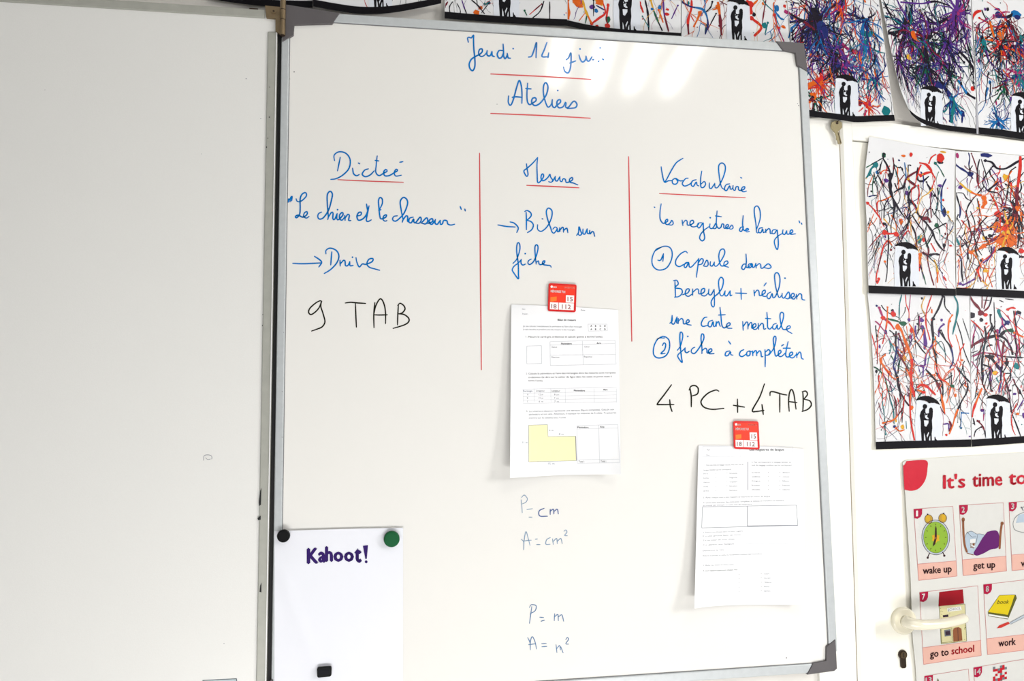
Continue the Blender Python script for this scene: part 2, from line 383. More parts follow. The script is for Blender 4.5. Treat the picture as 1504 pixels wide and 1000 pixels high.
# hinge
hb = MB(); hx = at(415.5, 25, -.006); 
zs = [at(415, 52, -.006).z, at(415, 29.3, -.006).z, at(415, 14.5, -.006).z, at(415, -3, -.006).z]
k = MB(); k.tube([(hx.x, -.0065, zs[0]), (hx.x, -.0065, zs[1]-.0009)], .0048, 16); kn = k.build('hinge_knuckle', M_brass, wing, smooth=False)
k = MB(); k.tube([(hx.x, -.0065, zs[0]-.0004), (hx.x, -.0065, zs[3])], .0044, 12); k.build('hinge_pin', M_brass2, wing)
for a, b in ((zs[1]+.0005, zs[2]-.0009), (zs[2]+.0005, zs[3])):
    k = MB(); k.tube([(hx.x, -.0065, a), (hx.x, -.0065, b)], .0049, 16); k.build('hinge_knuckle', M_brass, wing)
def plate(pts, y0, y1, name, mt, par):
    P = [at(x, y, y0) for x, y in pts]; m = MB(); m.prism(P, shift(P, y1)); return m.build(name, mt, par, bevel=.0004)
hp = plate([(389, 8), (412, 10), (412, 50), (404.5, 46), (404.5, 26.5), (391, 25.5)], -.0038, .0022, 'hinge_leaf', M_brass, wing)
sc = at(402, 16.5, -.0045); m = MB(); m.tube([(sc.x, -.0037, sc.z), (sc.x, -.0052, sc.z)], .0042, 16); s_ = m.build('screw', M_brass, hp)
m = MB(); m.tube([(sc.x, -.0051, sc.z), (sc.x, -.0054, sc.z)], .0019, 8); m.build('screw_recess', M_brass2, hp)
plate([(366, 11.5), (379, 12.3), (379, 13.6), (366, 13)], -.0013, .0, 'rail_slot', M_brass2, wing)
# marks on the wing
FW_ = Flat(.002); m = MB(); m.flat = True
stroke(m, FW_, [(299, 676), (300, 669), (307, 668), (311, 670), (311, 674)], .8, 0)
stroke(m, FW_, [(302, 672), (305, 675), (309, 674)], .6, 0)
for x, y, r in ((361.5, 115.5, .9), (383, 174, .7), (394, 76, .5), (329, 945, .7), (296, 226, .5), (66, 132, .5)): m.poly([FW_.on(*p, .0003) for p in blob2d(x, y, r, n=6)])
m.build('pen_scuff', M_ink2, wpanel)['kind'] = 'stuff'
m = MB(); m.flat = True
for P in ([(382, 721), (384, 716), (383.4, 741), (380.5, 743), (380, 738)], [(378, 761), (383, 757), (383, 763), (379, 764)], [(382, 860), (384, 855), (384, 870), (381, 869)]):
    fill(m, Flat(-.001), P, 0, .0002)
for x, y, r in ((395.5, 172, 1.1), (393.5, 203, .9), (391.5, 216, 1.2), (396, 128, .8), (386, 462, .9), (385.5, 478, 1.0)): m.poly([at(*p, -.0013) for p in blob2d(x, y, r*.7, r, n=6)])
m.build('chipped_edge', M_gap, wing)['kind'] = 'stuff'
stk = MB(); P = [at(x, y, .0018) for x, y in ((297, 998.6), (348, 996), (349.5, 1016), (298.5, 1019))]
stk.prism(P, shift(P, .002)); st = stk.build('rating_sticker', mat('foil_sticker', (176, 192, 196), .4, var=.1), wing, label='small silvery sticker at the foot of the wing')
m = MB(); m.flat = True; outline(m, Flat(.0018), [(298, 999.2), (347.4, 996.7), (348.8, 1015.3), (299.3, 1018)], .9); m.build('sticker_border', M_ink, st)
# specks on main board
m = MB(); m.flat = True; rnd = random.Random(4); FB = Flat(YP)
for x, y, r in ((432, 105.5, 1.0), (1155, 966, .9), (1119, 979, .7), (730, 153, .6), (1173, 155, .8), (1231.5-60, 152, .6), (415, 607, .6), (415.5, 648, .9), (416, 640, .7), (610, 500, .0)):
    if r: m.poly([FB.on(*p, .0003) for p in blob2d(x, y, r, n=6)])
m.build('pen_scuff', M_ink, panel)['kind'] = 'stuff'
m = MB(); m.flat = True
for k in range(16):
    y = rnd.uniform(70, 760); x = 428.5+(415.5-428.5)*((y-60)/520 if y < 580 else 1)+.3; r = rnd.uniform(.35, .8); m.poly([at(*p, -.0004) for p in blob2d(x-1.5, y, r*.6, r, n=6)])
m.build('chipped_edge', M_ink, board)['kind'] = 'stuff'
m = MB(); m.flat = True
for P in ([(429, 52), (414.5, 400), (402.8+9.5, 580)], ): pass
# ------------------------------------------------------------------ handwriting
def write(name, label, mt, wd, ox, oy, sc, strokes, dots=(), words=None, gap=5.0, names=None):
    """one mesh per written word: strokes closer than the gap belong together"""
    items = [[(ox+x/sc, oy+y/sc) for x, y in q] for q in strokes]+[[(ox+x/sc, oy+y/sc)] for x, y in dots]
    par = list(range(len(items)))
    def find(i):
        while par[i] != i: i = par[i]
        return i
    dense = [catmull(q, 3) if len(q) > 1 else q for q in items]
    for i in range(len(items)):
        for j in range(i):
            if find(i) == find(j): continue
            lim = 14 if min(len(items[i]), len(items[j])) <= 2 else gap
            if (min(math.dist(a, b) for a in dense[i] for b in dense[j])) < lim: par[find(i)] = find(j)
    groups = {}
    for i in range(len(items)): groups.setdefault(find(i), []).append(i)
    for gi, ids in enumerate(groups.values()):
        m = MB(); m.flat = True
        for k, i in enumerate(ids):
            if len(items[i]) > 1: stroke(m, FB, items[i], wd, 0, .0003+.00002*(k % 5), .25, 1.6)
            else: m.poly([FB.on(*p, .0004) for p in blob2d(*items[i][0], 1.35, n=8)])
        m.build(name, mt, panel, label=label if len(groups) == 1 else None)
W = 'handwritten_word'
a = (670, 40, 6.267)
write(W, 'blue handwriting reading Jeudi 14 juin', M_blue, 2.4, *a, [
 [(112,138),(105,100),(118,92),(140,98),(160,72),(160,110),(163,200),(172,290),(172,360),(152,400),(128,380),(120,340),(140,295),(185,265),(215,250),(240,225),(238,200),(215,205),(207,240),(225,268),(255,262),(280,235)],
 [(285,215),(283,250),(300,265),(318,255),(330,222)],[(330,222),(332,260),(352,270)],[(425,215),(395,215),(378,250),(395,285),(420,275),(435,235)],
 [(432,155),(436,220),(437,265),(450,290),(462,275),(472,245)],[(470,240),(478,280),(500,285)],[(665,275),(695,265),(720,200),(740,143),(735,280)],[(835,140),(812,205),(790,268),(850,272)],[(852,235),(845,280)],
 [(1012,300),(1035,280),(1055,235),(1058,300),(1050,380),(1030,420),(1000,405),(988,365)],[(1045,330),(1100,310)],[(1130,255),(1145,300),(1165,320),(1190,300),(1195,265)],[(1195,265),(1205,305),(1225,310),(1250,272)],
 [(1255,300),(1266,298)],[(1308,315),(1316,312)],[(1345,290),(1358,300)]], [(525,197),(1140,200),(1325,190)])
write(W, 'blue handwriting reading Ateliers', M_blue, 2.4, *a, [
 [(483,632),(480,690),(500,718),(525,670),(555,560),(580,490),(600,540),(606,620),(605,700)],[(515,645),(550,640),(605,645)],
 [(658,515),(652,600),(655,680),(675,712),(700,700),(735,675),(730,650),(703,655),(695,690),(720,720),(755,712),(790,680),(830,620),(845,550),(825,510),(805,540),(805,620),(830,710),(850,735),(875,710),(885,665)],
 [(640,563),(690,568)],[(885,665),(885,720),(905,740),(925,720),(960,690),(955,665),(930,680),(930,720),(950,742),(985,730),(1005,690)],[(1005,690),(1012,700),(1008,735),(1035,735),(1070,690),(1092,682),(1112,710),(1100,738),(1065,745),(1022,748)]], [(935,582)])
U = 'underline'
write(U, None, M_red, 1.9, *a, [[(318,430),(780,452),(1240,480)]]); write(U, None, M_red, 1.9, *a, [[(318,793),(780,812),(1235,837)]])
a = (410, 210, 5.013)
write(W, 'blue handwriting reading Dictee', M_blue, 2.2, *a, [
 [(408,130),(405,90),(440,65),(490,75),(522,120),(515,185),(470,235),(420,262),(380,268)],[(450,105),(430,205)],[(541,185),(548,225),(570,241),(590,232)],[(583,147),(593,153)],
 [(657,190),(630,200),(612,230),(635,248),(670,235),(700,205)],[(722,95),(715,160),(712,215),(735,240),(765,225),(795,207),(785,195),(770,212),(777,240),(810,240),(845,220),(872,203),(862,193),(848,215),(858,243),(900,237)],[(706,128),(734,132)],[(888,142),(911,137)]])
write(U, None, M_red, 1.6, *a, [[(432,270),(670,281),(915,289)]])
write('column_line', None, M_red, 1.9, 0, 0, 1, [[(704.3,225),(705.5,380),(707,543)]]); write('column_line', None, M_red, 1.9, 0, 0, 1, [[(923.3,230),(925.6,370),(928,501)]])
a = (410, 270, 5.013)
write(W, 'blue handwriting in quotation marks reading Le chien et le chasseur', M_blue, 2.3, *a, [
 [(67,135),(71,110),(78,118)],[(80,132),(84,105),(95,92),(92,125)],
 [(125,110),(135,130),(165,125),(200,90),(195,65),(170,75),(155,110),(155,180),(150,225),(128,250),(120,240),(140,230),(175,245),(205,225),(205,205),(187,213),(180,238),(200,252),(220,240)],
 [(312,208),(290,220),(285,245),(300,260),(330,245),(365,190),(385,120),(392,75),(375,55),(355,80),(355,150),(362,240),(358,262)],[(360,250),(385,210),(397,217),(395,255),(408,262),(425,222)],[(427,218),(425,258),(440,262),(470,228),(464,210),(446,228),(446,255),(462,268),(482,245)],
 [(483,232),(486,268)],[(486,252),(505,225),(517,232),(512,268),(528,270)],
 [(570,237),(600,230),(605,210),(585,212),(573,240),(585,268),(620,255),(645,220),(662,162)],[(643,148),(652,200)],[(662,162),(650,220),(642,268),(655,277),(678,265)],
 [(735,195),(758,150),(760,115),(745,100),(732,120),(735,180),(742,240),(752,258),(785,245),(790,228),(770,236),(765,262),(780,275),(793,270)],[(733,196),(750,190)],
 [(870,235),(845,240),(835,262),(855,275),(885,255),(920,215),(945,150),(940,115),(915,100),(892,130),(900,200),(912,260),(906,282)],[(908,272),(935,235),(947,245),(945,275),(958,280)],
 [(987,245),(962,252),(955,278),(972,287),(990,258),(992,280),(1005,285),(1038,245),(1046,268),(1030,290),(1003,288)],[(1046,290),(1085,250),(1094,275),(1078,295),(1055,291)],
 [(1094,292),(1130,277),(1127,256),(1108,265),(1105,285),(1125,298),(1146,270)],[(1150,262),(1148,290),(1165,297),(1184,270)],[(1186,268),(1188,298),(1203,292),(1211,270),(1235,272),(1242,295),(1265,303),(1292,297)],
 [(1333,166),(1341,188)],[(1367,185),(1371,199)]], [(430,190)])
write(W, 'blue handwriting with an arrow reading Drive', M_blue, 2.2, *a, [
 [(100,585),(180,588),(310,582)],[(260,533),(300,560),(313,580),(292,612)],[(345,515),(345,490),(375,473),(420,490),(440,530),(425,580),(380,630),(332,660)],[(388,500),(384,545),(380,597)],
 [(448,562),(450,605)],[(450,590),(475,562),(486,572),(488,600),(505,602),(520,575)],[(520,572),(522,602),(545,600)],[(566,543),(572,575),(590,612),(612,590),(640,592),(685,572),(690,550),(660,556),(646,590),(665,614),(700,625),(740,636)]], [(540,540)])
write(W, 'black handwriting reading 9 TAB', M_black, 2.1, 430, 430, 7.52, [
 [(320,95),(300,88),(250,115),(190,170),(175,215),(200,240),(245,215),(290,165),(315,100)],[(320,92),(310,150),(335,230),(355,320),(325,375),(270,400),(208,422)],[(580,112),(640,105),(720,112),(805,117)],[(692,118),(697,250),(703,380)],
 [(907,108),(895,240),(897,385)],[(900,220),(915,150),(950,80),(980,70),(1010,130),(1025,220),(1025,340)],[(905,243),(960,245),(1045,243)],[(1167,135),(1160,250),(1157,355)],[(1160,140),(1185,115),(1225,140),(1240,180),(1210,220),(1170,232)],[(1170,232),(1230,240),(1280,280),(1280,320),(1230,355),(1108,393)]])
a = (710, 225, 6.836)
write(W, 'blue handwriting reading Mesure', M_blue, 2.1, *a, [
 [(432,105),(440,160),(448,215),(435,232),(415,205),(408,175),(440,150),(500,95),(545,42)],[(545,42),(538,120),(540,210),(545,292),(570,285),(602,240),(603,215),(590,208),(578,240),(590,275),(620,268),(650,240),(668,210),(675,240),(695,270),(680,292),(655,285)],
 [(695,285),(722,232)],[(722,232),(722,268),(740,280),(766,238)],[(768,235),(770,275),(788,285),(800,258),(822,262),(830,290),(850,292),(895,267),(890,243),(865,262),(870,290),(905,300),(948,318)]])
write(U, None, M_red, 1.8, *a, [[(435,322),(700,334),(960,347)]])
a = (710, 300, 6.836)
write(W, 'blue handwriting with an arrow reading Bilan sur fiche', M_blue, 2.1, *a, [
 [(145,207),(230,222),(320,228)],[(268,177),(310,190),(350,235),(335,283)],[(430,80),(432,160),(432,255)],[(415,72),(440,62),(475,85),(480,115),(455,145),(428,165)],[(435,160),(480,175),(502,210),(485,255),(442,285)],
 [(545,205),(545,250),(575,272),(610,255),(650,210),(685,130),(688,65),(655,38),(632,70),(645,150),(675,235),(690,278),(712,288),(740,245),(720,228),(697,250)],[(588,145),(598,148)],[(742,240),(744,275),(760,268),(768,235)],[(766,235),(768,275)],[(768,262),(792,230),(803,240),(805,280)],[(805,265),(832,240),(842,250),(848,285)],
 [(935,312),(955,285),(960,225),(975,265),(987,298),(965,312),(948,290)],[(1000,248),(1000,290),(1018,300),(1042,245)],[(1042,245),(1044,290),(1062,292),(1068,262)],[(1066,262),(1070,298),(1090,275),(1105,278),(1118,322)],
 [(298,593),(335,550),(365,460),(365,405),(350,385),(337,410),(335,480),(350,600),(352,700),(350,748),(300,680),(290,655),(310,620),(350,590),(380,555)],[(380,552),(378,590),(395,610),(422,600)],
 [(480,550),(455,565),(448,590),(465,605),(500,580),(530,520),(548,450),(545,415),(530,407),(518,430),(520,500),(530,600)],[(530,585),(552,568),(560,600),(580,605),(612,588),(617,567),(597,575),(598,603),(640,612),(672,616),(680,632)]], [(420,495)])
a = (940, 225, 5.785)
write(W, 'blue handwriting reading Vocabulaire', M_blue, 2.0, *a, [
 [(180,115),(190,180),(208,245),(240,235),(275,232)],[(210,245),(230,215),(270,140),(310,80),(365,43)],[(300,212),(275,230),(280,258),(305,262),(322,240),(303,214),(340,235),(362,232)],
 [(410,212),(385,218),(360,255),(375,278),(405,272),(440,250)],[(477,225),(447,235),(435,265),(453,282),(478,245),(485,270),(500,278)],[(525,152),(515,220),(518,285),(540,290),(558,262),(545,240),(520,262)],
 [(590,252),(590,290),(605,300),(632,262)],[(635,255),(640,292),(665,285),(705,210),(725,140),(720,100),(695,83),(670,105),(672,180),(690,280),(715,308)],
 [(762,260),(732,268),(718,303),(735,318),(762,277),(768,305),(785,300),(792,275)],[(790,275),(792,308),(808,315),(816,287),(835,285),(838,310),(855,316),(885,305),(890,285),(870,290),(862,315),(880,328),(905,322)],[(855,205),(865,212)]])
write(U, None, M_red, 1.6, *a, [[(165,342),(520,360),(895,378)]])
write(W, 'blue handwriting in quotation marks reading les registres de langue', M_blue, 2.0, *a, [
 [(120,457),(127,461)],[(180,430),(170,500),(172,560),(195,595),(213,590),(235,577),(233,560),(218,570),(215,595),(235,607),(258,590),(270,570),(283,595),(270,610),(245,608)],
 [(358,568),(365,615)],[(364,598),(385,570),(400,577),(402,607),(420,611),(455,592),(450,570),(430,577),(425,603),(445,625),(480,620),(500,600)],
 [(522,590),(495,595),(488,620),(503,635),(528,603),(537,592),(540,660),(550,720),(530,745),(508,725),(515,690),(550,650),(592,620)],[(595,600),(592,630),(605,640),(622,632),(645,595),(652,620),(640,640),(618,638)],
 [(655,490),(650,560),(650,610),(668,638),(688,628),(696,602),(712,605),(712,632),(726,638),(752,618),(745,605),(730,615),(732,638),(757,636),(780,610),(792,633),(775,645),(758,640)],[(640,532),(692,540)],
 [(880,628),(857,630),(845,655),(863,664),(880,625)],[(877,530),(872,600),(880,652),(897,655),(922,650),(916,639),(900,645),(903,667),(930,665)],
 [(988,655),(1020,560),(1020,490),(1000,450),(975,460),(972,510),(985,600),(992,672),(1005,675)],[(1042,632),(1013,640),(1008,670),(1028,674),(1042,642),(1048,675),(1062,668)],[(1068,645),(1070,675)],[(1071,662),(1093,640),(1105,650),(1108,682),(1122,680)],
 [(1152,648),(1127,655),(1123,680),(1143,682),(1164,652),(1170,690),(1176,770),(1166,818),(1145,775),(1145,735),(1175,702),(1210,682)],[(1215,650),(1212,680),(1230,690),(1246,660)],[(1247,658),(1250,686),(1268,686),(1298,668),(1290,650),(1275,665),(1280,688),(1322,685)],[(1351,573),(1358,592)],[(1371,592),(1376,604)]], [(597,548)])
a = (940, 355, 5.554)
write(W, 'blue handwriting with a circled 1 reading Capsule dans Beneylu + realiser une carte mentale', M_blue, 2.0, *a, [
 [(180,42),(130,65),(100,130),(105,195),(150,230),(215,215),(255,150),(262,85),(240,45),(190,38),(122,75)],[(145,150),(168,150),(192,97)],[(192,97),(187,160)],
 [(387,92),(370,78),(330,100),(295,145),(292,185),(320,203),(352,188),(392,168)],[(398,168),(372,172),(360,200),(375,210),(397,172),(402,203),(420,205),(452,172),(478,140)],[(480,135),(472,200),(460,290)],[(474,175),(500,138),(517,150),(505,180),(480,188)],
 [(518,198),(545,150),(557,180),(547,200),(525,200)],[(575,162),(573,190),(590,198),(606,168)],[(607,165),(608,195),(630,195),(670,140),(692,90),(682,60),(655,70),(643,120),(655,185),(675,198),(715,178),(712,157),(690,165),(686,195),(722,208)],
 [(866,182),(842,185),(830,215),(848,226),(868,190)],[(865,100),(868,160),(865,200),(882,210),(908,180)],[(912,176),(886,185),(884,210),(905,208),(916,180),(920,210),(935,203),(944,178)],[(945,175),(948,215)],[(949,198),(973,178),(985,190),(988,215),(1005,213),(1045,180),(1070,205),(1052,218),(1018,212)],
 [(285,320),(288,390),(290,450)],[(272,318),(300,315),(312,345),(285,375),(335,385),(345,415),(320,445),(282,452)],[(348,432),(392,415),(402,387),(380,388),(369,425),(393,446),(428,425)],[(430,385),(430,436)],[(432,412),(463,385),(478,395),(482,425),(522,412),(527,382),(503,390),(500,430),(530,442),(560,415)],
 [(562,385),(560,425),(580,432),(605,388)],[(605,388),(608,480),(605,525),(592,530),(580,495),(600,455),(640,420),(672,370),(680,310),(660,290),(642,320),(645,380),(655,432),(675,440),(694,402)],[(695,400),(692,435),(710,440),(735,400)],[(736,400),(736,440),(750,435)],
 [(780,418),(870,422)],[(823,380),(827,470)],[(930,395),(935,442)],[(934,422),(955,395),(970,405),(974,437),(988,437),(1020,417),(1020,395),(1000,405),(998,438),(1025,446),(1042,430)],[(1012,360),(1030,335)],
 [(1067,410),(1042,425),(1038,455),(1058,463),(1078,422),(1085,455),(1105,445),(1135,370),(1142,300),(1125,255),(1100,265),(1102,330),(1115,400),(1135,455),(1158,435)],[(1160,420),(1160,450),(1177,458),(1210,410),(1222,440),(1210,465),(1187,460)],[(1222,462),(1258,442),(1252,420),(1235,430),(1235,458),(1258,467),(1276,440)],[(1276,428),(1280,467)],[(1281,450),(1300,425),(1318,432),(1322,468),(1345,476)],
 [(243,665),(262,645),(262,600)],[(262,600),(258,660),(278,670),(302,612)],[(302,612),(300,662),(312,660)],[(312,625),(312,668)],[(314,648),(338,625),(352,640),(355,668),(372,668),(402,652),(393,635),(378,650),(382,672),(418,680)],
 [(547,615),(522,622),(500,665),(512,690),(552,682)],[(592,640),(562,653),(556,685),(578,693),(596,652),(600,688),(614,688),(622,655)],[(622,650),(623,690)],[(624,668),(640,650),(648,672),(655,690)],[(653,535),(660,600),(668,680),(685,703),(702,695),(735,677),(728,660),(708,675),(713,703),(750,706)],[(640,598),(696,595)],
 [(838,650),(842,722)],[(842,692),(868,655),(880,665),(881,712)],[(882,692),(900,660),(912,665),(914,706),(945,688),(940,668),(922,680),(926,712),(950,712),(965,690)],[(965,665),(968,715)],[(970,692),(993,665),(1006,675),(1011,713),(1027,708)],[(1035,575),(1040,640),(1042,698),(1060,712),(1082,690)],[(1023,625),(1067,628)],
 [(1112,665),(1087,678),(1083,707),(1105,710),(1120,677),(1122,710),(1142,702),(1165,640),(1172,590),(1155,575),(1142,600),(1150,670),(1165,712),(1190,715),(1225,702),(1220,685),(1200,695),(1200,723),(1240,748)]], [(1183,297)])
write(W, 'blue handwriting with a circled 2 reading fiche a completer', M_blue, 2.1, *a, [
 [(200,785),(150,790),(115,850),(112,920),(150,948),(210,930),(240,870),(235,800),(190,772),(140,795)],[(183,847),(195,825),(210,838),(200,880),(170,912),(205,910)],
 [(305,885),(330,850),(348,780),(345,745),(330,738),(325,780),(330,860),(338,940),(344,985),(312,945),(312,920),(345,890),(367,868)],[(368,865),(368,895),(383,905),(402,893)],
 [(447,860),(425,873),(418,898),(443,912),(480,870),(518,800),(520,760),(505,752),(498,790),(505,860),(505,912)],[(507,888),(533,868),(545,880),(550,908),(585,892),(580,872),(560,885),(565,912),(605,912)],
 [(732,890),(702,900),(696,928),(718,927),(738,897),(741,920),(758,925)],[(722,810),(740,835)],[(847,880),(822,893),(811,922),(833,937),(868,915)],[(892,890),(872,903),(874,930),(895,925),(898,897),(885,890),(915,898)],
 [(918,890),(921,930)],[(922,910),(940,888),(950,895),(953,930)],[(955,912),(973,890),(986,900),(991,938),(1003,935)],[(1020,880),(1022,950),(1021,1020)],[(1022,902),(1048,880),(1062,898),(1047,923),(1025,925)],
 [(1055,922),(1095,860),(1110,790),(1100,770),(1088,795),(1095,870),(1105,930),(1120,927),(1150,902),(1145,885),(1130,895),(1131,930),(1155,935),(1188,905)],[(1155,850),(1172,838)],[(1208,815),(1192,890),(1190,930),(1208,940),(1245,917),(1240,900),(1222,910),(1223,940),(1250,946),(1276,918)],[(1168,868),(1227,868)],
 [(1278,905),(1280,946)],[(1282,927),(1300,900),(1312,910),(1318,948),(1333,958)]], [(390,772)])
write(W, 'black handwriting reading 4 PC + 4 TAB', M_black, 2.2, 950, 555, 5.785, [
 [(210,58),(150,140),(90,220),(110,226),(230,226)],[(195,185),(200,240),(215,285)],[(368,90),(378,160),(378,245)],[(360,103),(375,72),(410,65),(437,90),(430,135),(385,153)],[(612,112),(585,103),(520,130),(470,180),(462,215),(490,250),(560,267),(655,258)],
 [(735,232),(830,248)],[(770,180),(772,292)],[(1000,50),(960,160),(897,275),(930,285),(995,275)],[(978,225),(985,270),(990,310)],[(1047,150),(1050,120),(1080,118),(1150,138),(1190,145)],[(1130,130),(1130,290)],
 [(1210,283),(1205,200),(1212,130),(1230,98),(1250,140),(1268,265)],[(1205,200),(1275,210)],[(1325,120),(1330,190),(1326,280)],[(1320,118),(1350,112),(1365,140),(1335,180)],[(1335,180),(1385,195),(1398,230),(1370,265),(1320,285)]])
a = (740, 710, 3.846)
write(W, 'faded blue handwriting reading P = cm', M_blue2, 1.1, *a, [[(100,80),(115,65),(133,85),(125,105),(105,115)],[(98,92),(102,130),(104,165)],[(130,147),(162,142)],[(142,190),(160,190)]])
write(W, None, mat('thin_blue_marker', (72, 96, 150), .3, var=.2, scale=60), 1.6, *a, [[(228,140),(200,155),(203,183),(247,185)],[(262,145),(262,175)],[(262,157),(280,145),(283,172)],[(285,157),(302,145),(308,172)]])
write(W, 'faded blue handwriting reading A = cm squared', M_blue2, 1.2, *a, [[(98,315),(112,330),(112,375)],[(113,372),(115,320),(125,272),(135,300),(148,350)],[(110,325),(155,320)],[(178,315),(190,313)],[(185,345),(205,345)],[(263,305),(242,318),(238,343),(262,343)],[(275,312),(280,345)],[(280,327),(298,310),(302,340)],[(303,327),(322,310),(330,340)],[(340,270),(350,262),(357,275),(343,293),(359,295)]])
M_b3 = mat('lower_blue_marker', (70, 110, 152), .3, var=.25, scale=60)
write(W, 'faded blue handwriting reading P = m', M_b3, 1.4, *a, [[(145,700),(155,685),(182,690),(177,718),(150,735)],[(158,695),(145,790)],[(203,755),(225,757)],[(210,778),(230,772)],[(287,735),(285,775)],[(288,752),(305,740),(308,775)],[(310,752),(328,742),(338,778)]])
write(W, 'faded blue handwriting reading A = n squared', M_b3, 1.4, *a, [[(135,870),(148,900),(150,940)],[(150,938),(150,895),(160,865),(175,890),(185,935)],[(140,910),(180,905)],[(213,905),(240,903)],[(215,922),(243,920)],[(295,910),(300,955)],[(300,932),(315,915),(320,940)],[(322,922),(335,957)],[(350,882),(358,870),(366,880),(350,905),(366,907)]])

# ------------------------------------------------------------------ papers on the board
def sheet_thing(name, label, cat, sh, mt, nu=16, nv=20, solid=.0003, group=None, part='paper'):
    c = sh.P(.5, 1.0); t = thing(name, label, cat, c, group); p = sh.mb(nu, nv).build(part, mt, t, smooth=True, solid=solid)
    return t, p
def wsY(lift_l, lift_b, lift_r=.006):
    def f(u, v):
        a = lift_l*(v**.4)*(1-u)**2.2*1.0; b = lift_b*(v**4)*(abs(2*u-1.1)**1.6); c = lift_r*v*v*u**3
        return .0015-a-b-c
    return f
ws1 = Sheet([(751, 447), (830, 450), (908, 455)], [(749, 702), (830, 697.5), (912, 696.5)], Y=wsY(.014, .011, .011))
t1, p1 = sheet_thing('worksheet', 'white printed maths worksheet with a yellow L-shaped figure, held under the upper red magnet', 'worksheet', ws1, M_paper)
m = MB(); m.flat = True
def tz(m, sh, s, zx, zy, o, sc, h, wz=None, sl=0, mi=0, bold=0.0, e=.0004): text(m, sh, s, o[0]+zx/sc, o[1]+zy/sc, h, (wz/sc if wz else None), sl, mi, e, bold)
o, sc = (740, 410), 6.667
MT = [M_ink, M_ink2, M_line, M_yel, mat('print_bluegrey', (96, 108, 132), .6, var=.1)]
tz(m, ws1, 'Nom :', 180, 300, o, sc, 2.2, 36, 0, 1); tz(m, ws1, 'Date :', 755, 310, o, sc, 2.4, 50, .0, 1); tz(m, ws1, 'Prénom :', 182, 346, o, sc, 2.2, 58, 0, 1)
tz(m, ws1, 'Bilan de mesure', 528, 406, o, sc, 2.8, 178, .01, 0, .02)
tz(m, ws1, 'Je sais calculer mentalement le périmètre et l\'aire d\'un rectangle', 188, 466, o, sc, 2.2, 578, .01, 1); tz(m, ws1, 'Je sais résoudre un problème avec des mesures et des rectangles', 188, 497, o, sc, 2.2, 510, .01, 1)
for r in (468, 500):
    for i, x in enumerate((848, 893, 938, 982)): tz(m, ws1, 'ABCD'[i], x, r-2, o, sc, 2.6, None, 0, 0, .02)
tz(m, ws1, '1.', 215, 570, o, sc, 2.4, 14, 0, 1); tz(m, ws1, 'Mesure le carré gris ci-dessous et calcule (pense à écrire l\'unité).', 240, 572, o, sc, 2.6, 730, -.002, 0)
def zl(sh, m, P, wd, mi, o, sc, closed=False): outline(m, sh, [(o[0]+x/sc, o[1]+y/sc) for x, y in P], wd, mi, .0004, closed)
zl(ws1, m, [(825, 440), (1010, 440), (1015, 505), (828, 508)], .45, 2, o, sc, True)
zl(ws1, m, [(225, 655), (368, 650), (370, 825), (225, 828)], .7, 2, o, sc, True)
zl(ws1, m, [(452, 612), (1088, 595), (1100, 832), (455, 845)], .55, 2, o, sc, True); zl(ws1, m, [(768, 603), (778, 838)], .6, 2, o, sc); zl(ws1, m, [(452, 645), (1090, 630)], .5, 2, o, sc); zl(ws1, m, [(454, 742), (1095, 738)], .5, 2, o, sc)
tz(m, ws1, 'Périmètre', 560, 640, o, sc, 2.8, 105, 0, 0, .02); tz(m, ws1, 'Aire', 908, 635, o, sc, 2.8, 44, 0, 0, .02)
tz(m, ws1, 'Calcul :', 468, 672, o, sc, 2.4, 62, 0, 1); tz(m, ws1, 'Calcul :', 785, 668, o, sc, 2.4, 62, 0, 1); tz(m, ws1, 'Réponse :', 468, 770, o, sc, 2.4, 86, 0, 1); tz(m, ws1, 'Réponse :', 785, 766, o, sc, 2.4, 88, 0, 1)
o, sc = (740, 540), 5.883
tz(m, ws1, '2.', 192, 58, o, sc, 2.5, 12, 0, 1)
tz(m, ws1, 'Calcule le périmètre et l\'aire des rectangles dont les mesures sont marquées', 213, 58, o, sc, 2.6, 755, -.012, 0); tz(m, ws1, 'ci-dessous (le dire sur le cahier de ligne dans les cases et pense aussi à', 213, 90, o, sc, 2.6, 720, -.012, 0); tz(m, ws1, 'écrire l\'unité).', 213, 118, o, sc, 2.5, 125, 0, 0)
tz(m, ws1, 'Rectangle', 168, 208, o, sc, 2.6, 80, 0, 4); tz(m, ws1, 'Longueur', 278, 206, o, sc, 2.6, 76, 0, 1); tz(m, ws1, 'Largeur', 415, 206, o, sc, 2.6, 72, 0, 0); tz(m, ws1, 'Périmètre', 605, 204, o, sc, 2.6, 96, 0, 0, .02); tz(m, ws1, 'Aire', 858, 196, o, sc, 2.6, 38, 0, 0, .02)
for i, (a_, b_, c_) in enumerate((('A', '12 m', '8 cm'), ('B', '15 m', '9 cm'), ('C', '6 m', '7 m'))):
    y = 238+i*30; tz(m, ws1, a_, 200, y, o, sc, 2.4, None, 0, 1); tz(m, ws1, b_, 302, y, o, sc, 2.4, 38, 0, 1); tz(m, ws1, c_, 435, y, o, sc, 2.4, 42, 0, 1)
for y in (175, 210, 240, 270, 300): zl(ws1, m, [(165, y+10), (975, y-6)], .45, 2, o, sc)
for x in (165, 262, 405, 530, 780, 972): zl(ws1, m, [(x, 180), (x+2, 300)], .45, 2, o, sc)
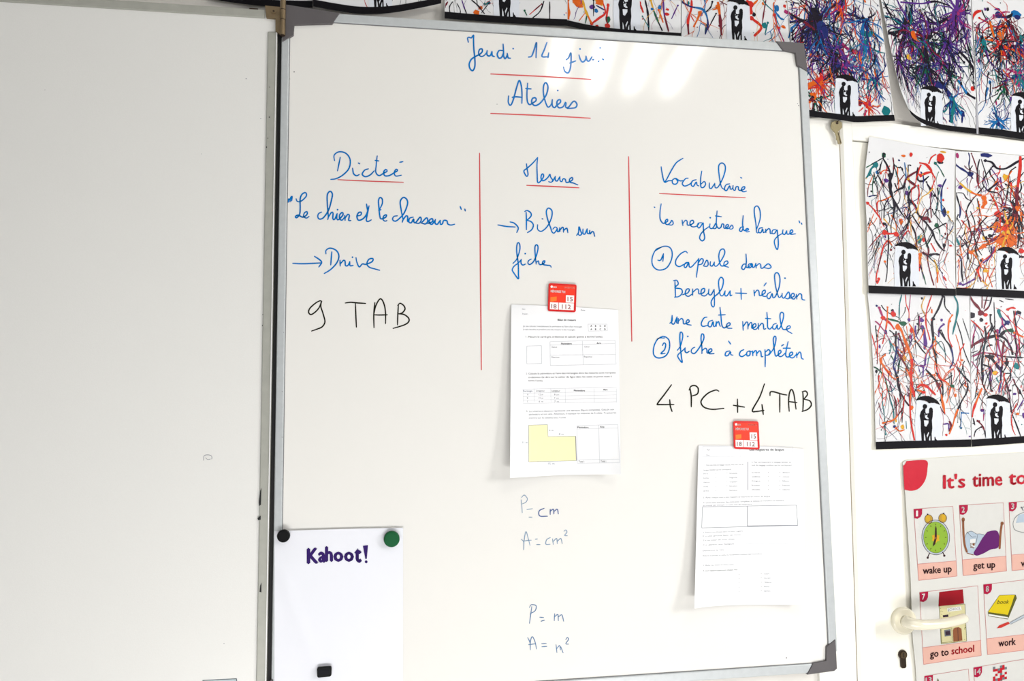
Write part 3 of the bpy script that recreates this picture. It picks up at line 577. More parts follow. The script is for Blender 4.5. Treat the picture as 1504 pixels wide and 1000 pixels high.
tz(m, ws1, '3.', 195, 382, o, sc, 2.5, 12, 0, 0); tz(m, ws1, 'Le schéma ci-dessous représente une terrasse (figure complexe). Calcule son', 220, 384, o, sc, 2.5, 732, -.024, 1); tz(m, ws1, 'périmètre et son aire. Attention, il manque les mesures de 2 côtés. Tu peux les', 217, 410, o, sc, 2.5, 755, -.02, 1); tz(m, ws1, 'inscrire sur le schéma avec l\'unité.', 217, 440, o, sc, 2.5, 322, -.01, 1)
Lf = [(215, 497), (378, 492), (382, 595), (622, 592), (628, 803), (215, 812)]
fill(m, ws1, [(o[0]+x/sc, o[1]+y/sc) for x, y in Lf], 3, .0003); zl(ws1, m, Lf, .5, 1, o, sc, True); zl(ws1, m, [(620, 594), (626, 800)], 1.0, 1, o, sc)
tz(m, ws1, '4 m', 390, 548, o, sc, 2.6, 40, 0, 1); tz(m, ws1, '8 m', 475, 580, o, sc, 2.6, 42, 0, 1); tz(m, ws1, '11 m', 160, 652, o, sc, 2.6, 45, 0, 4); tz(m, ws1, '15 m', 382, 836, o, sc, 2.8, 56, 0, 4)
zl(ws1, m, [(630, 500), (985, 490), (1000, 820), (636, 826)], .5, 2, o, sc, True); zl(ws1, m, [(632, 530), (988, 520)], .45, 2, o, sc); zl(ws1, m, [(820, 495), (828, 825)], .5, 2, o, sc); zl(ws1, m, [(634, 795), (998, 790)], .45, 2, o, sc)
tz(m, ws1, 'Périmètre', 636, 522, o, sc, 2.7, 96, 0, 0, .02); tz(m, ws1, 'Aire', 830, 518, o, sc, 2.7, 38, 0, 0, .02); tz(m, ws1, 'Total :', 645, 818, o, sc, 2.7, 52, 0, 0); tz(m, ws1, 'Total :', 836, 815, o, sc, 2.7, 50, 0, 0)
m.build('printed_text', MT, p1)
# worksheet 2
ws2 = Sheet([(1026, 654), (1105, 655), (1180, 659)], [(1020, 893.5), (1050, 890), (1105, 888), (1184, 888)], Y=wsY(.013, .012, .009))
t2, p2 = sheet_thing('worksheet', 'white printed language worksheet with a wide two-column box, held under the lower red magnet', 'worksheet', ws2, M_paper)
m = MB(); m.flat = True; o, sc = (1010, 610), 5.884; S2 = ws2
tz(m, S2, 'Nom :', 168, 303, o, sc, 2.2, 30, 0, 1); tz(m, S2, 'Date :', 162, 349, o, sc, 2.2, 34, 0, 1)
tz(m, S2, 'Les Registres de langue', 535, 304, o, sc, 3.3, 298, 0, 0, .02)
zl(S2, m, [(130, 268), (908, 268), (912, 352), (130, 356)], .4, 2, o, sc, True); zl(S2, m, [(452, 268), (454, 354)], .4, 2, o, sc)
tz(m, S2, '1. Voici des mots de langage courant. Avec leur mot de', 148, 436, o, sc, 2.1, 335, -.02, 1); tz(m, S2, 'langage familier qui lui correspond.', 138, 478, o, sc, 2.1, 240, -.03, 1)
tz(m, S2, '2. Fais correspondre le langage familier au', 553, 410, o, sc, 2.2, 340, -.0, 1); tz(m, S2, 'mot du langage soutenu qui lui correspond.', 553, 436, o, sc, 2.2, 348, -.0, 1)
zl(S2, m, [(520, 400), (521, 645)], .8, 1, o, sc)
L1 = ['livre', 'auto', 'maison', 'travail', 'ami']; L2 = ['bouquin', 'bagnole', 'copain', 'boulot', 'baraque']; L3 = ['se marrer', 'vélo', 'fringue', 'bosser', 'chouette']; L4 = ['demeure', 's\'amuser', 'labeur', 'habits', 'superbe']
for i in range(5):
    y = 505+i*37; tz(m, S2, L1[i], 135, y+4, o, sc, 2.1, 40+8*(i % 3), 0, 1); tz(m, S2, '•', 243, y+4, o, sc, 2.6, None, 0, 1); tz(m, S2, '•', 338, y, o, sc, 2.6, None, 0, 1); tz(m, S2, L2[i], 362, y, o, sc, 2.1, 66, 0, 1)
    tz(m, S2, L3[i], 555, y-7, o, sc, 2.3, 72, 0, 1); tz(m, S2, '•', 696, y-6, o, sc, 2.8, None, 0, 0); tz(m, S2, '•', 794, y-6, o, sc, 2.8, None, 0, 0); tz(m, S2, L4[i], 820, y-7, o, sc, 2.2, 62, 0, 1)
tz(m, S2, '3. Relie chaque mot à son registre et inscris-le au niveau de langue.', 135, 716, o, sc, 2.2, 582, -.02, 1); tz(m, S2, 'Tu peux aussi chercher des mots pour compléter le tableau en travaillant ta mémoire', 133, 760, o, sc, 2.2, 700, -.03, 1); tz(m, S2, 'et trouver par exemple un autre mot de vocabulaire.', 133, 784, o, sc, 2.2, 425, -.03, 1)
zl(S2, m, [(128, 790), (940, 776), (952, 950), (122, 972)], .6, 1, o, sc, True); zl(S2, m, [(514, 784), (517, 955)], .8, 1, o, sc); zl(S2, m, [(514, 955), (952, 950)], .9, 1, o, sc)
o = (1010, 730)
for y, wd, s, mi in ((310, 345, '4. Réécris les phrases dans un autre registre', 1), (342, 335, 'Il a une grosse faim ce matin.', 1), (378, 280, 'J\'ai eu peur de mon chien.', 1), (418, 275, 'Ce gamin est fatigué.', 1), (468, 185, 'Donne-moi ta robe.', 1), (512, 515, 'Réécris la phrase et utilise le vocabulaire soutenu que tu préfères.', 1), (596, 270, '5. Relie les mots et leurs sens.', 1), (642, 300, 'À quel registre appartient chaque mot', 0)):
    tz(m, S2, s, 132, y, o, sc, 2.0, wd, -.035, mi)
for y in (405, 455, 578): zl(S2, m, [(450, y), (930, y-3)], .4, 2, o, sc)
for i, s in enumerate(('soutenu', 'courant', 'l\'élève', 'familier', 'argotique')):
    tz(m, S2, '•', 443, 675+37*i, o, sc, 3, None, 0, 0); tz(m, S2, '•', 633, 670+37*i, o, sc, 3, None, 0, 0); tz(m, S2, s, 658, 668+37*i, o, sc, 2.2, 50+8*(i % 3), 0, 1)
m.build('printed_text', MT, p2)
# kahoot sheet
def kY(u, v):
    cre = math.exp(-((u-.06-.42*(v-.22)/.78)/.05)**2) if v > .2 else 0
    return -.0005-.0022*u*(1-u)-.0012*cre-.0012*math.exp(-((v-.16)/.06)**2)*math.exp(-((u-.15)/.2)**2)-.0015*(1-u)*v-.0030*(1-u)**2*v*v
ks = Sheet([(403, 780), (500, 777), (592, 775)], [(403, 1062), (500, 1064), (592, 1066)], Y=kY)
t3, p3 = sheet_thing('printed_sheet', 'creased white sheet headed Kahoot! at the lower left corner of the board', 'paper', ks, M_paper2, 30, 36)
m = MB(); m.flat = True
def glyph(ch, x, y, h, wd, sl=0, bold=.07, lean=0): text(m, ks, ch, x, y, h, wd, sl, 0, .0005, bold, lean)
glyph('K', 450.5, 827.3, 22.5, 17.5, -.05); glyph('a', 467, 825, 22, 12); glyph('h', 477.2, 824, 22, 12); glyph('o', 489.5, 824, 20.5, 15); glyph('o', 505, 824, 20.5, 15); glyph('t', 520.3, 825, 25, 11)
fill(m, ks, [(533, 801.5), (540.6, 800.5), (538.8, 820.5), (536.6, 821)], 0, .0005); fill(m, ks, blob2d(537.8, 825, 2.1), 0, .0005)
m.build('printed_heading', mat('print_purple', (44, 14, 94), .6, var=.15, scale=150, spec=.2), p3)

# ------------------------------------------------------------------ magnets
def magnet_card(cx0, poly, label, Yb, rot):
    c = at(*cx0, Yb); t = thing('flat_magnet', label, 'magnet', c)
    q = [Vector((p[0], p[1])) for p in poly]
    def corner_round(P, r=3.2):
        out = []
        for i in range(len(P)):
            a, b, c_ = P[i-1], P[i], P[(i+1) % len(P)]; d1 = (a-b).normalized(); d2 = (c_-b).normalized()
            for k in range(5):
                s_ = k/4; p = (b+d1*r)*(1-s_)**2+b*2*s_*(1-s_)+(b+d2*r)*s_**2; out.append((p.x, p.y))
        return out
    Pq = corner_round(q); A = [at(*p, Yb-.0012) for p in Pq]; m = MB(); m.prism(A, shift(A, Yb)); b = m.build('magnet_body', mat('red_magnet', (208, 24, 24), .35, coat=.2, var=.03), t)
    fl = Flat(Yb-.0012); m = MB(); m.flat = True
    def L(u, v): 
        tp = q[0].lerp(q[1], u); bt = q[3].lerp(q[2], u); p = tp.lerp(bt, v); return (p.x, p.y)
    fill(m, fl, [L(.05, .07), L(.95, .05), L(.95, .66), L(.05, .68)], 0, .0001)
    fill(m, fl, [L(.08, .5), L(.3, .47), L(.3, .62), L(.08, .66)], 3, .00015)
    fill(m, fl, [L(.63, .40), L(.92, .40), L(.92, .665), L(.63, .665)], 1, .0002)
    fill(m, fl, [L(.07, .68), L(.37, .68), L(.37, .93), L(.07, .93)], 1, .0002); fill(m, fl, [L(.39, .68), L(.92, .68), L(.92, .93), L(.39, .93)], 1, .0002)
    sl = (q[1].y-q[0].y)/(q[1].x-q[0].x); W_ = q[1].x-q[0].x
    def tx(s, u, v, h, wu, mi, b_=.0): x, y = L(u, v); text(m, fl, s, x, y, h, wu*W_, sl, mi, .0003, b_)
    tx('15', .69, .61, 6.6, .19, 2, .01); tx('18', .12, .895, 6.6, .19, 2, .01); tx('112', .5, .895, 6.8, .32, 2, .01)
    tx('csm', .14, .16, 3.2, .15, 1, .04); tx('URGENCES', .56, .155, 2.4, .37, 4, .02); tx('MÉMORISE TOI', .08, .325, 3.4, .52, 1, .05)
    fill(m, fl, blob2d(*L(.11, .125), 1.8, n=9), 1, .0002)
    m.build('magnet_print', [mat('print_red', (238, 52, 24), .4, var=.05), mat('print_white', (246, 240, 238), .4, var=.01), mat('print_digits', (176, 62, 66), .5, var=.05), mat('print_orange', (244, 120, 36), .4, var=.15, scale=300), mat('print_pink', (250, 176, 160), .4, var=.05)], b)
magnet_card((826, 437), [(806, 415.6), (847, 417.8), (845.8, 458.6), (804.6, 456.8)], 'square red magnet with emergency numbers, holding the maths worksheet', -.0004, 0)
magnet_card((1097, 640), [(1077, 618), (1114, 618.6), (1116, 660.2), (1078, 659)], 'square red magnet with emergency numbers, holding the language worksheet', -.0008, 0)
def round_magnet(px, py, rpx, label, mt, Yb):
    c = at(px, py, Yb-.008); r = rpx*(c-CAM).dot(FW)/F_PX; t = thing('round_magnet', label, 'magnet', (c.x, Yb, c.z))
    m = MB(); m.tube([(c.x, Yb, c.z), (c.x, Yb-.006, c.z), (c.x, Yb-.0078, c.z), (c.x, Yb-.0084, c.z)], [r, r, r*.93, r*.82], 40); m.build('magnet_cap', mt, t, bevel=.0004)
    m = MB(); m.tube([(c.x, Yb-.0082, c.z), (c.x, Yb-.0087, c.z)], [r*.66, r*.62], 32); m.build('cap_face', mt, t)
round_magnet(416, 787.5, 9.2, 'round black magnet on the top left corner of the Kahoot! sheet', mat('black_plastic', (7, 8, 10), .55, var=.1, spec=.15), -.0026)
round_magnet(575.3, 792, 11.6, 'round green magnet on the top right corner of the Kahoot! sheet', mat('green_plastic', (2, 84, 44), .5, var=.06, scale=40, spec=.25), -.0022)
Q = [(465.5, 982.5), (467, 980.5), (485.5, 979.3), (487, 981), (486.6, 992), (484.8, 993.8), (467.5, 995.5), (465.8, 994)]
c = at(476, 987, -.0035); t = thing('bar_magnet', 'small black rectangular magnet low on the Kahoot! sheet', 'magnet', c)
A = [at(*p, -.0105) for p in Q]; m = MB(); m.prism(A, shift(A, -.0034)); m.build('magnet_body', mat('black_plastic', (22, 24, 25)), t, bevel=.0010)
m = MB(); B_ = [at(*p, -.0109) for p in [(469, 984), (483.5, 983), (483.5, 990.3), (469, 991.5)]]; m.prism(B_, shift(B_, -.0103)); m.build('face_inset', mat('black_inset', (5, 5, 16), .55, var=.1, spec=.15), t)

# ------------------------------------------------------------------ drip paintings
SIL = dict(
 umb=[(400,380),(430,352),(480,336),(540,335),(590,352),(640,388),(668,432),(640,420),(605,408),(590,412),(565,408),(545,415),(525,395),(500,385),(470,380),(440,376)],
 man=[(483,470),(455,505),(443,550),(455,610),(455,690),(466,836),(490,836),(490,735),(503,775),(510,836),(532,836),(520,765),(545,715),(520,672),(495,660),(490,602),(502,590),(526,601),(528,590),(502,572),(495,520),(514,540),(520,530),(505,510),(506,478)],
 woman=[(545,480),(545,520),(528,545),(524,560),(540,578),(540,630),(515,668),(528,705),(546,735),(526,790),(530,836),(542,836),(548,790),(558,765),(560,836),(578,836),(574,745),(582,680),(577,600),(585,560),(588,500),(578,470),(560,462)],
 cat=[(604,782),(613,778),(618,800),(632,815),(642,836),(600,836),(606,812)])
def clampuv(q): return (min(max(q[0], .004), .996), min(max(q[1], .003), .997))
def painting(label, sh, fig, bar, traces=(), blobs=(), hubs=(), nrand=40, seed=1, pal='KKKRONBTPGMY', size=(128, 225), top=.10, patch=True, vmin=.08, specks=60, thick=1.0, part_of=None):
    t, p = sheet_thing('drip_painting', label, 'painting', sh, M_card, 16, 20, .0003, 'drip paintings with an umbrella couple')
    rnd = random.Random(seed); m = MB(); m.flat = True; Wd, Hd = size
    def UV(u, v, e): return sh.P(*clampuv((u, v)), e)
    lay = [0]
    def rib(P, wf, mi):
        lay[0] = (lay[0]+1) % 12; e = .00025+lay[0]*.00003
        L, R = ribbon2d(P, (lambda q: wf(q)*thick))
        a_ = [UV(x/Wd, y/Hd, e) for x, y in L]; b_ = [UV(x/Wd, y/Hd, e) for x, y in R]
        for i in range(len(P)-1):
            mj = mi if isinstance(mi, int) else mi[min(int(i/len(P)*len(mi)), len(mi)-1)]
            m.poly([a_[i], b_[i], b_[i+1], a_[i+1]], mj)
    def bl(x, y, r, mi, ry=None, wob=.25):
        lay[0] = (lay[0]+1) % 12; e = .00025+lay[0]*.00003
        B = blob2d(x, y, r, ry, 10, rnd, wob)
        if max(r, ry or r) < 3: m.tess([UV(a/Wd, b/Hd, e) for a, b in B], mi)
        else:
            for t3 in tris2d(B, 4.5): m.poly([UV(a/Wd, b/Hd, e) for a, b in t3], mi)
    def strand(x, y, ang, ln, w0, mi, depth=0, pull=.35):
        P = [(x, y)]; n = max(4, int(ln/5)); a_ = ang
        for i in range(n):
            a_ += rnd.uniform(-.42, .42); a_ += (math.pi/2-a_)*pull*.25
            x += math.cos(a_)*ln/n; y += math.sin(a_)*ln/n; P.append((x, y))
            if depth < 1 and rnd.random() < .10: strand(x, y, a_+rnd.choice((-1, 1))*rnd.uniform(.3, .9), ln*.5, w0*.7, mi, depth+1, pull)
            if y/Hd > .95 or x < 0 or x > Wd or y < 0: break
        if len(P) < 3: return
        Q_ = catmull(P, 3); k0 = rnd.uniform(.5, 1.1)
        rib(Q_, lambda s: max(.35, w0*(1-.55*s)*(1+.25*math.sin(9*s*k0+w0))), mi)
        if rnd.random() < .25: bl(P[-1][0], P[-1][1], w0*.9, mi if isinstance(mi, int) else mi[-1])
    pi_ = lambda ch: PK.index(ch)
    for k in range(nrand):
        c1 = pi_(rnd.choice(pal)); c2 = pi_(rnd.choice('KKMP'+pal)) if rnd.random() < .45 else c1
        strand(rnd.uniform(2, Wd-2), rnd.uniform(vmin, .72)*Hd, rnd.gauss(math.pi/2, .5), rnd.uniform(22, 95), rnd.choice((.6, .7, .9, 1.1, 1.5)), [c1, c2])
    for k in range(specks):
        bl(rnd.uniform(1, Wd-1), rnd.uniform(vmin*.6, .93)*Hd, rnd.choice((.35, .45, .6, .9)), pi_(rnd.choice(pal)))
    for k in range(nrand//6):
        c_ = pi_(rnd.choice(pal)); bl(rnd.uniform(2, Wd-2), rnd.uniform(vmin, .8)*Hd, rnd.uniform(1.2, 2.4), c_, rnd.uniform(1.2, 3.6))
    for (x, y, r, cols, n, ln, down) in hubs:
        q = sh.uv(x, y); X, Y_ = q[0]*Wd, q[1]*Hd
        for k in range(n):
            an = rnd.uniform(0, 2*math.pi) if rnd.random() > down else rnd.gauss(math.pi/2, .45)
            rr_ = r*math.sqrt(rnd.random()); c_ = pi_(rnd.choice(cols))
            strand(X+rr_*math.cos(an), Y_+rr_*math.sin(an), an+rnd.uniform(-.4, .4), rnd.uniform(.4, 1.1)*ln, rnd.choice((.8, 1.1, 1.5, 2.2)), c_, 0, .15)
        for k in range(int(r*.9)+2): 
            an = rnd.uniform(0, 6.28); rr_ = r*.7*math.sqrt(rnd.random()); bl(X+rr_*math.cos(an), Y_+rr_*math.sin(an), rnd.uniform(1.2, 3.2), pi_(rnd.choice(cols)), rnd.uniform(1.2, 4.5), .4)
    for (o_, sc_, lst) in traces:
        for cols, wd, pts in lst:
            P = catmull([(o_[0]+x/sc_, o_[1]+y/sc_) for x, y in pts], 2.5); P = [sh.uv(*q) for q in P]; P = [(u*Wd, v*Hd) for u, v in P]
            s1 = rnd.uniform(3, 9); rib(P, (lambda s, wd=wd, s1=s1: wd*(1-.35*abs(2*s-1)**2)*(1+.22*math.sin(s1*s*2))), [pi_(c_) for c_ in cols])
            if rnd.random() < .5 and wd > 1.2: bl(P[0][0], P[0][1], wd*.8, pi_(cols[0]))
    for (o_, sc_, lst) in blobs:
        for ch, x, y, rx, ry in lst:
            q = sh.uv(o_[0]+x/sc_, o_[1]+y/sc_); bl(q[0]*Wd, q[1]*Hd, rx/sc_, pi_(ch), ry/sc_, .22)
    m.build('paint_drips', PALM, p)
    # ground strip
    g = MB(); g.flat = True; N = 24
    for i in range(N):
        a_, b_ = i/N, (i+1)/N
        g.poly([sh.P(a_, bar(a_), .0009), sh.P(a_, 1, .0009), sh.P(b_, 1, .0009), sh.P(b_, bar(b_), .0009)])
    g.build('ground_strip', M_sil, p)
    if fig:
        fx, fy, s_, shx = fig
        def F(x, y): dx = (x-515)/7.692*s_; dy = (y-836)/7.692*s_; return (fx+dx-dy*shx*-1, fy+dy)
        if patch:
            g = MB(); g.flat = True; e = .0007
            pp = [(408,384),(440,378),(500,388),(545,417),(600,410),(665,434),(672,600),(676,836),(560,838),(400,838),(392,600)]
            fill(g, sh, [F(*q) for q in pp], 0, e); g.build('blank_patch', M_patch, p)
        g = MB(); g.flat = True
        for k in ('umb', 'man', 'woman', 'cat'): fill(g, sh, [F(*q) for q in SIL[k]], 0, .0010)
        fill(g, sh, blob2d(*F(500, 448), 25/7.692*s_, 27/7.692*s_), 0, .0010); fill(g, sh, blob2d(*F(566, 488), 21/7.692*s_, 29/7.692*s_), 0, .00105)
        fill(g, sh, [F(495,590), F(540,588), F(540,602), F(495,600)], 0, .00102); fill(g, sh, [F(498,535), F(545,520), F(540,534), F(500,548)], 0, .00102)
        g.build('couple_silhouette', M_sil, p)
    return t
bconst = lambda b: (lambda u: b)
# --- four sheets on the door
dY = lambda u, v: .0210-.004*math.exp(-(u/.10)**2)*(1-.5*v)-.0015*v-.001*math.sin(3*u)
dY2 = lambda u, v: .0232-.0025*v-.002*math.exp(-((1-u)/.2)**2)*v
A1, A2 = ((1260, 200), 8.33), ((1260, 310), 7.692)
S1 = Sheet([(1276.5, 201), (1310, 206), (1350, 213.5), (1403, 221)], [(1276, 430.5), (1340, 432.5), (1404, 434.5)], left=[(1276.5, 201), (1270.5, 260), (1273, 330), (1274.5, 390), (1276, 430.5)], right=[(1403, 221), (1401.5, 320), (1404, 434.5)], Y=dY)
painting('drip painting on the door, top left of four, with teal strokes and a red blob', S1, (1329, 420.5, 1.0, 0), bconst(.951), traces=[
 (*A1, [('K',2.2,[(320,215),(310,270),(350,340),(390,430),(400,520),(400,640),(420,740),(470,830),(520,920),(580,1000)]),('KG',1.6,[(300,270),(230,310),(160,350),(100,385)]),('T',3,[(230,350),(170,390),(140,460),(95,520)]),('K',1.4,[(300,290),(265,400),(240,450),(290,560),(380,680)]),
 ('MK',1.8,[(430,260),(440,340),(435,430),(415,520)]),('K',1.5,[(440,340),(480,380),(540,385),(550,420)]),('OM',1.6,[(285,440),(330,415),(400,430)]),('K',4.5,[(400,480),(395,560),(400,660),(420,740)]),('MK',2.6,[(720,430),(640,480),(590,520),(560,620),(500,650),(440,690)]),
 ('B',1.4,[(572,320),(585,420),(590,520)]),('K',2.6,[(735,380),(725,520),(790,550),(870,490)]),('R',3.5,[(770,480),(840,450),(900,430),(860,370),(820,340),(750,325)]),('R',2.2,[(880,400),(920,470),(950,520)]),('R',1.8,[(870,330),(900,260),(960,220)]),
 ('MKK',3,[(600,520),(640,560),(700,610),(650,660),(620,760),(700,850),(740,960),(830,1000)]),('KM',1.6,[(840,560),(900,700),(890,800),(900,1000)]),('RV',1.4,[(950,520),(905,640),(880,760)]),('TG',1.4,[(940,320),(1000,390),(1060,500)]),('NB',2.2,[(1080,520),(1030,640),(1020,800),(1030,950)]),('R',1.8,[(740,600),(750,700),(730,830)]),
 ('OR',1.8,[(400,740),(320,780),(240,810),(240,950)]),('K',1.7,[(380,760),(330,850),(320,1000)]),('R',1.8,[(130,830),(200,900),(260,990)]),('NK',1.6,[(130,740),(185,728),(240,722)]),('G',1.2,[(200,470),(180,600),(185,720)]),('OM',1,[(190,470),(130,620),(120,740)]),('K',3,[(430,760),(450,860),(430,1000)]),('K',2,[(640,800),(620,900),(600,1000)]),('M',1.3,[(560,480),(500,560),(480,600)]),('K',1.3,[(850,580),(960,740),(980,850),(940,960)])]),
 (*A2, [('R',1.8,[(190,0),(240,60),(270,130),(300,180)]),('O',1,[(180,30),(130,170),(110,240)]),('R',2.8,[(290,250),(370,255),(440,250)]),('RM',1.2,[(270,250),(210,310),(120,420)]),('RMR',1.9,[(330,340),(290,400),(250,560),(215,700),(205,800)]),('R',3,[(238,765),(215,820)]),('K',1.7,[(320,160),(345,280),(345,420),(335,560),(330,700),(315,800)]),
 ('K',1.3,[(400,60),(375,160),(380,260)]),('K',2.1,[(520,20),(590,130),(640,230),(660,330),(670,430)]),('KM',2,[(610,40),(680,150),(740,230),(770,350),(800,440),(790,560),(830,740),(860,840)]),('K',2.5,[(700,60),(770,130),(840,230),(880,330),(950,430),(990,450)]),('M',4.5,[(730,90),(790,80),(820,130)]),
 ('R',2,[(490,320),(530,260),(570,220),(585,250)]),('G',1.6,[(890,170),(920,220),(930,265)]),('K',3,[(820,495),(870,485),(930,495)]),('OR',4.2,[(705,495),(695,600),(690,680)]),('KG',1.5,[(700,600),(740,720),(770,830)]),('M',2.6,[(740,470),(780,490),(790,560)]),('YO',2.2,[(860,550),(890,620),(900,720),(900,810)]),('R',1.6,[(830,370),(880,460)]),('R',2.4,[(965,735),(1000,790)]),('K',1.2,[(300,570),(330,640)]),('OG',1.5,[(350,330),(385,390),(370,420)]),('KG',2,[(850,260),(800,350),(770,400)])])],
 blobs=[(*A1, [('G',320,232,25,30),('T',218,350,30,36),('P',345,540,30,26),('N',505,295,12,12),('O',556,240,30,16),('R',650,225,22,28),('R',1010,268,48,55),('Y',1040,192,36,14),('B',235,440,22,22),('R',1045,780,16,16),('P',602,700,28,28),('G',950,330,20,20),('R',120,820,22,20),('K',1010,320,40,22),('P',1000,605,26,22),('R',280,455,14,14),('K',640,355,16,10)]), (*A2, [('R',305,245,30,28),('R',435,258,32,30),('O',488,115,22,38),('G',890,165,28,28),('T',695,320,22,45),('R',745,325,18,25),('N',975,10,22,60),('K',300,145,22,20),('K',975,390,18,25)])], nrand=78, seed=11, thick=1.12, pal='KKKKRONTPMGY', vmin=.12)
B1, B2 = ((1380, 200), 8.33), ((1380, 310), 7.694)
S2_ = Sheet([(1403.5, 222), (1450, 224), (1504, 229), (1548, 234)], [(1404.5, 433.5), (1470, 436.5), (1550, 440)], right=[(1548, 234), (1550, 330), (1550, 440)], Y=dY2)
painting('drip painting on the door, top right of four, burnt orange mass above the umbrella', S2_, (1478, 424.5, .95, 0), bconst(.948), traces=[
 (*B1, [('N',2.6,[(170,325),(240,380),(320,430),(380,480),(410,520)]),('NK',1.4,[(355,200),(370,270),(360,350),(380,460)]),('GV',1.2,[(190,380),(170,460),(240,570)]),('YO',2.6,[(245,570),(340,650),(430,705),(520,720)]),('K',1.2,[(220,690),(290,700),(330,760),(400,800)]),('KN',2,[(200,700),(230,800),(255,900),(245,1000)]),('M',1.3,[(390,210),(440,350),(470,480),(480,640)]),
 ('KM',1.6,[(490,280),(465,400),(465,560),(520,680)]),('K',1.2,[(510,280),(560,440),(600,600)]),('K',2.8,[(560,300),(640,320),(700,390),(790,400),(860,370),(940,320),(1033,270)]),('K',1.6,[(650,370),(560,490),(530,580),(600,680)]),('RM',3.6,[(990,230),(985,400),(960,600),(945,800),(940,1000)]),('KM',2,[(720,555),(660,610),(600,670),(720,700),(770,800),(760,850)]),
 ('K',1.6,[(540,620),(400,780),(340,880),(320,1000)]),('O',4.5,[(520,740),(560,800),(520,880)]),('R',2,[(620,700),(700,850),(740,1000)]),('K',1.5,[(1030,440),(980,520),(1000,640),(900,780)]),('KM',1.7,[(850,560),(830,700),(800,860)]),('K',1.5,[(930,380),(860,440),(850,560),(930,520)]),('PV',1.2,[(620,380),(720,520),(780,640)]),('K',1.2,[(460,760),(500,980)])]),
 (*B2, [('YT',2.6,[(60,40),(110,130),(170,270),(240,410)]),('K',1.4,[(70,140),(120,280),(180,380)]),('K',2,[(0,430),(100,455),(200,490),(245,550),(250,700),(265,800)]),('K',1.7,[(300,0),(340,180),(360,300),(320,430),(315,540)]),('K',1.4,[(350,0),(400,140),(390,270),(430,420),(480,500)]),('KM',1.6,[(540,60),(460,150),(400,270)]),('P',1.8,[(500,580),(560,530),(600,470),(620,400)]),
 ('P',2.2,[(265,835),(320,810),(400,765)]),('RM',2,[(420,660),(450,740),(470,800)]),('O',3,[(340,465),(440,430),(520,380),(600,330)]),('O',1.4,[(360,460),(440,560),(480,640),(560,650)]),('R',1.3,[(620,650),(560,760)]),('Y',1.3,[(480,790),(560,850)]),('KK',3,[(700,60),(740,130),(800,60),(860,30)]),('K',2,[(880,120),(900,260),(880,420)]),('K',2,[(560,280),(640,260)]),
 ('R',4,[(900,450),(954,450)]),('K',3.5,[(890,510),(954,520)]),('O',1.2,[(500,600),(540,700),(600,860)]),('K',1.1,[(560,600),(555,660)])])],
 blobs=[(*B1, [('N',570,235,60,26),('Y',805,500,32,40),('R',30,270,32,44),('N',380,460,35,32),('P',255,625,26,26),('V',215,235,20,40),('T',85,515,26,26),('O',545,760,30,36),('R',700,640,22,22)]), (*B2, [('O',650,180,45,70),('O',700,330,55,60),('O',800,200,60,110),('O',820,340,50,70),('R',660,30,40,40),('K',740,120,40,28),('O',500,390,26,26),('O',355,465,26,22),('Y',520,675,28,22),('R',920,450,30,28),('K',470,560,16,20),('P',230,820,22,16),('K',570,280,26,20),('Y',720,250,18,30),('R',60,755,20,24)])],
 hubs=[(1495, 308, 15, 'KKMOKO', 46, 34, .3), (1478, 340, 12, 'OOOROYM', 60, 24, .4)], nrand=84, seed=12, thick=1.12, pal='KKKKROMPMOY')
Cc1, Cc2 = ((1260, 425), 8.0), ((1260, 540), 7.692)
S3_ = Sheet([(1274, 429), (1350, 431), (1424, 433)], [(1286.5, 660), (1350, 658), (1426.5, 656)], left=[(1274, 429), (1279, 480), (1284, 570), (1286.5, 660)], right=[(1424, 433), (1425.5, 540), (1426.5, 656)], Y=lambda u, v: .0235-.001*v-.002*math.exp(-(u/.1)**2))
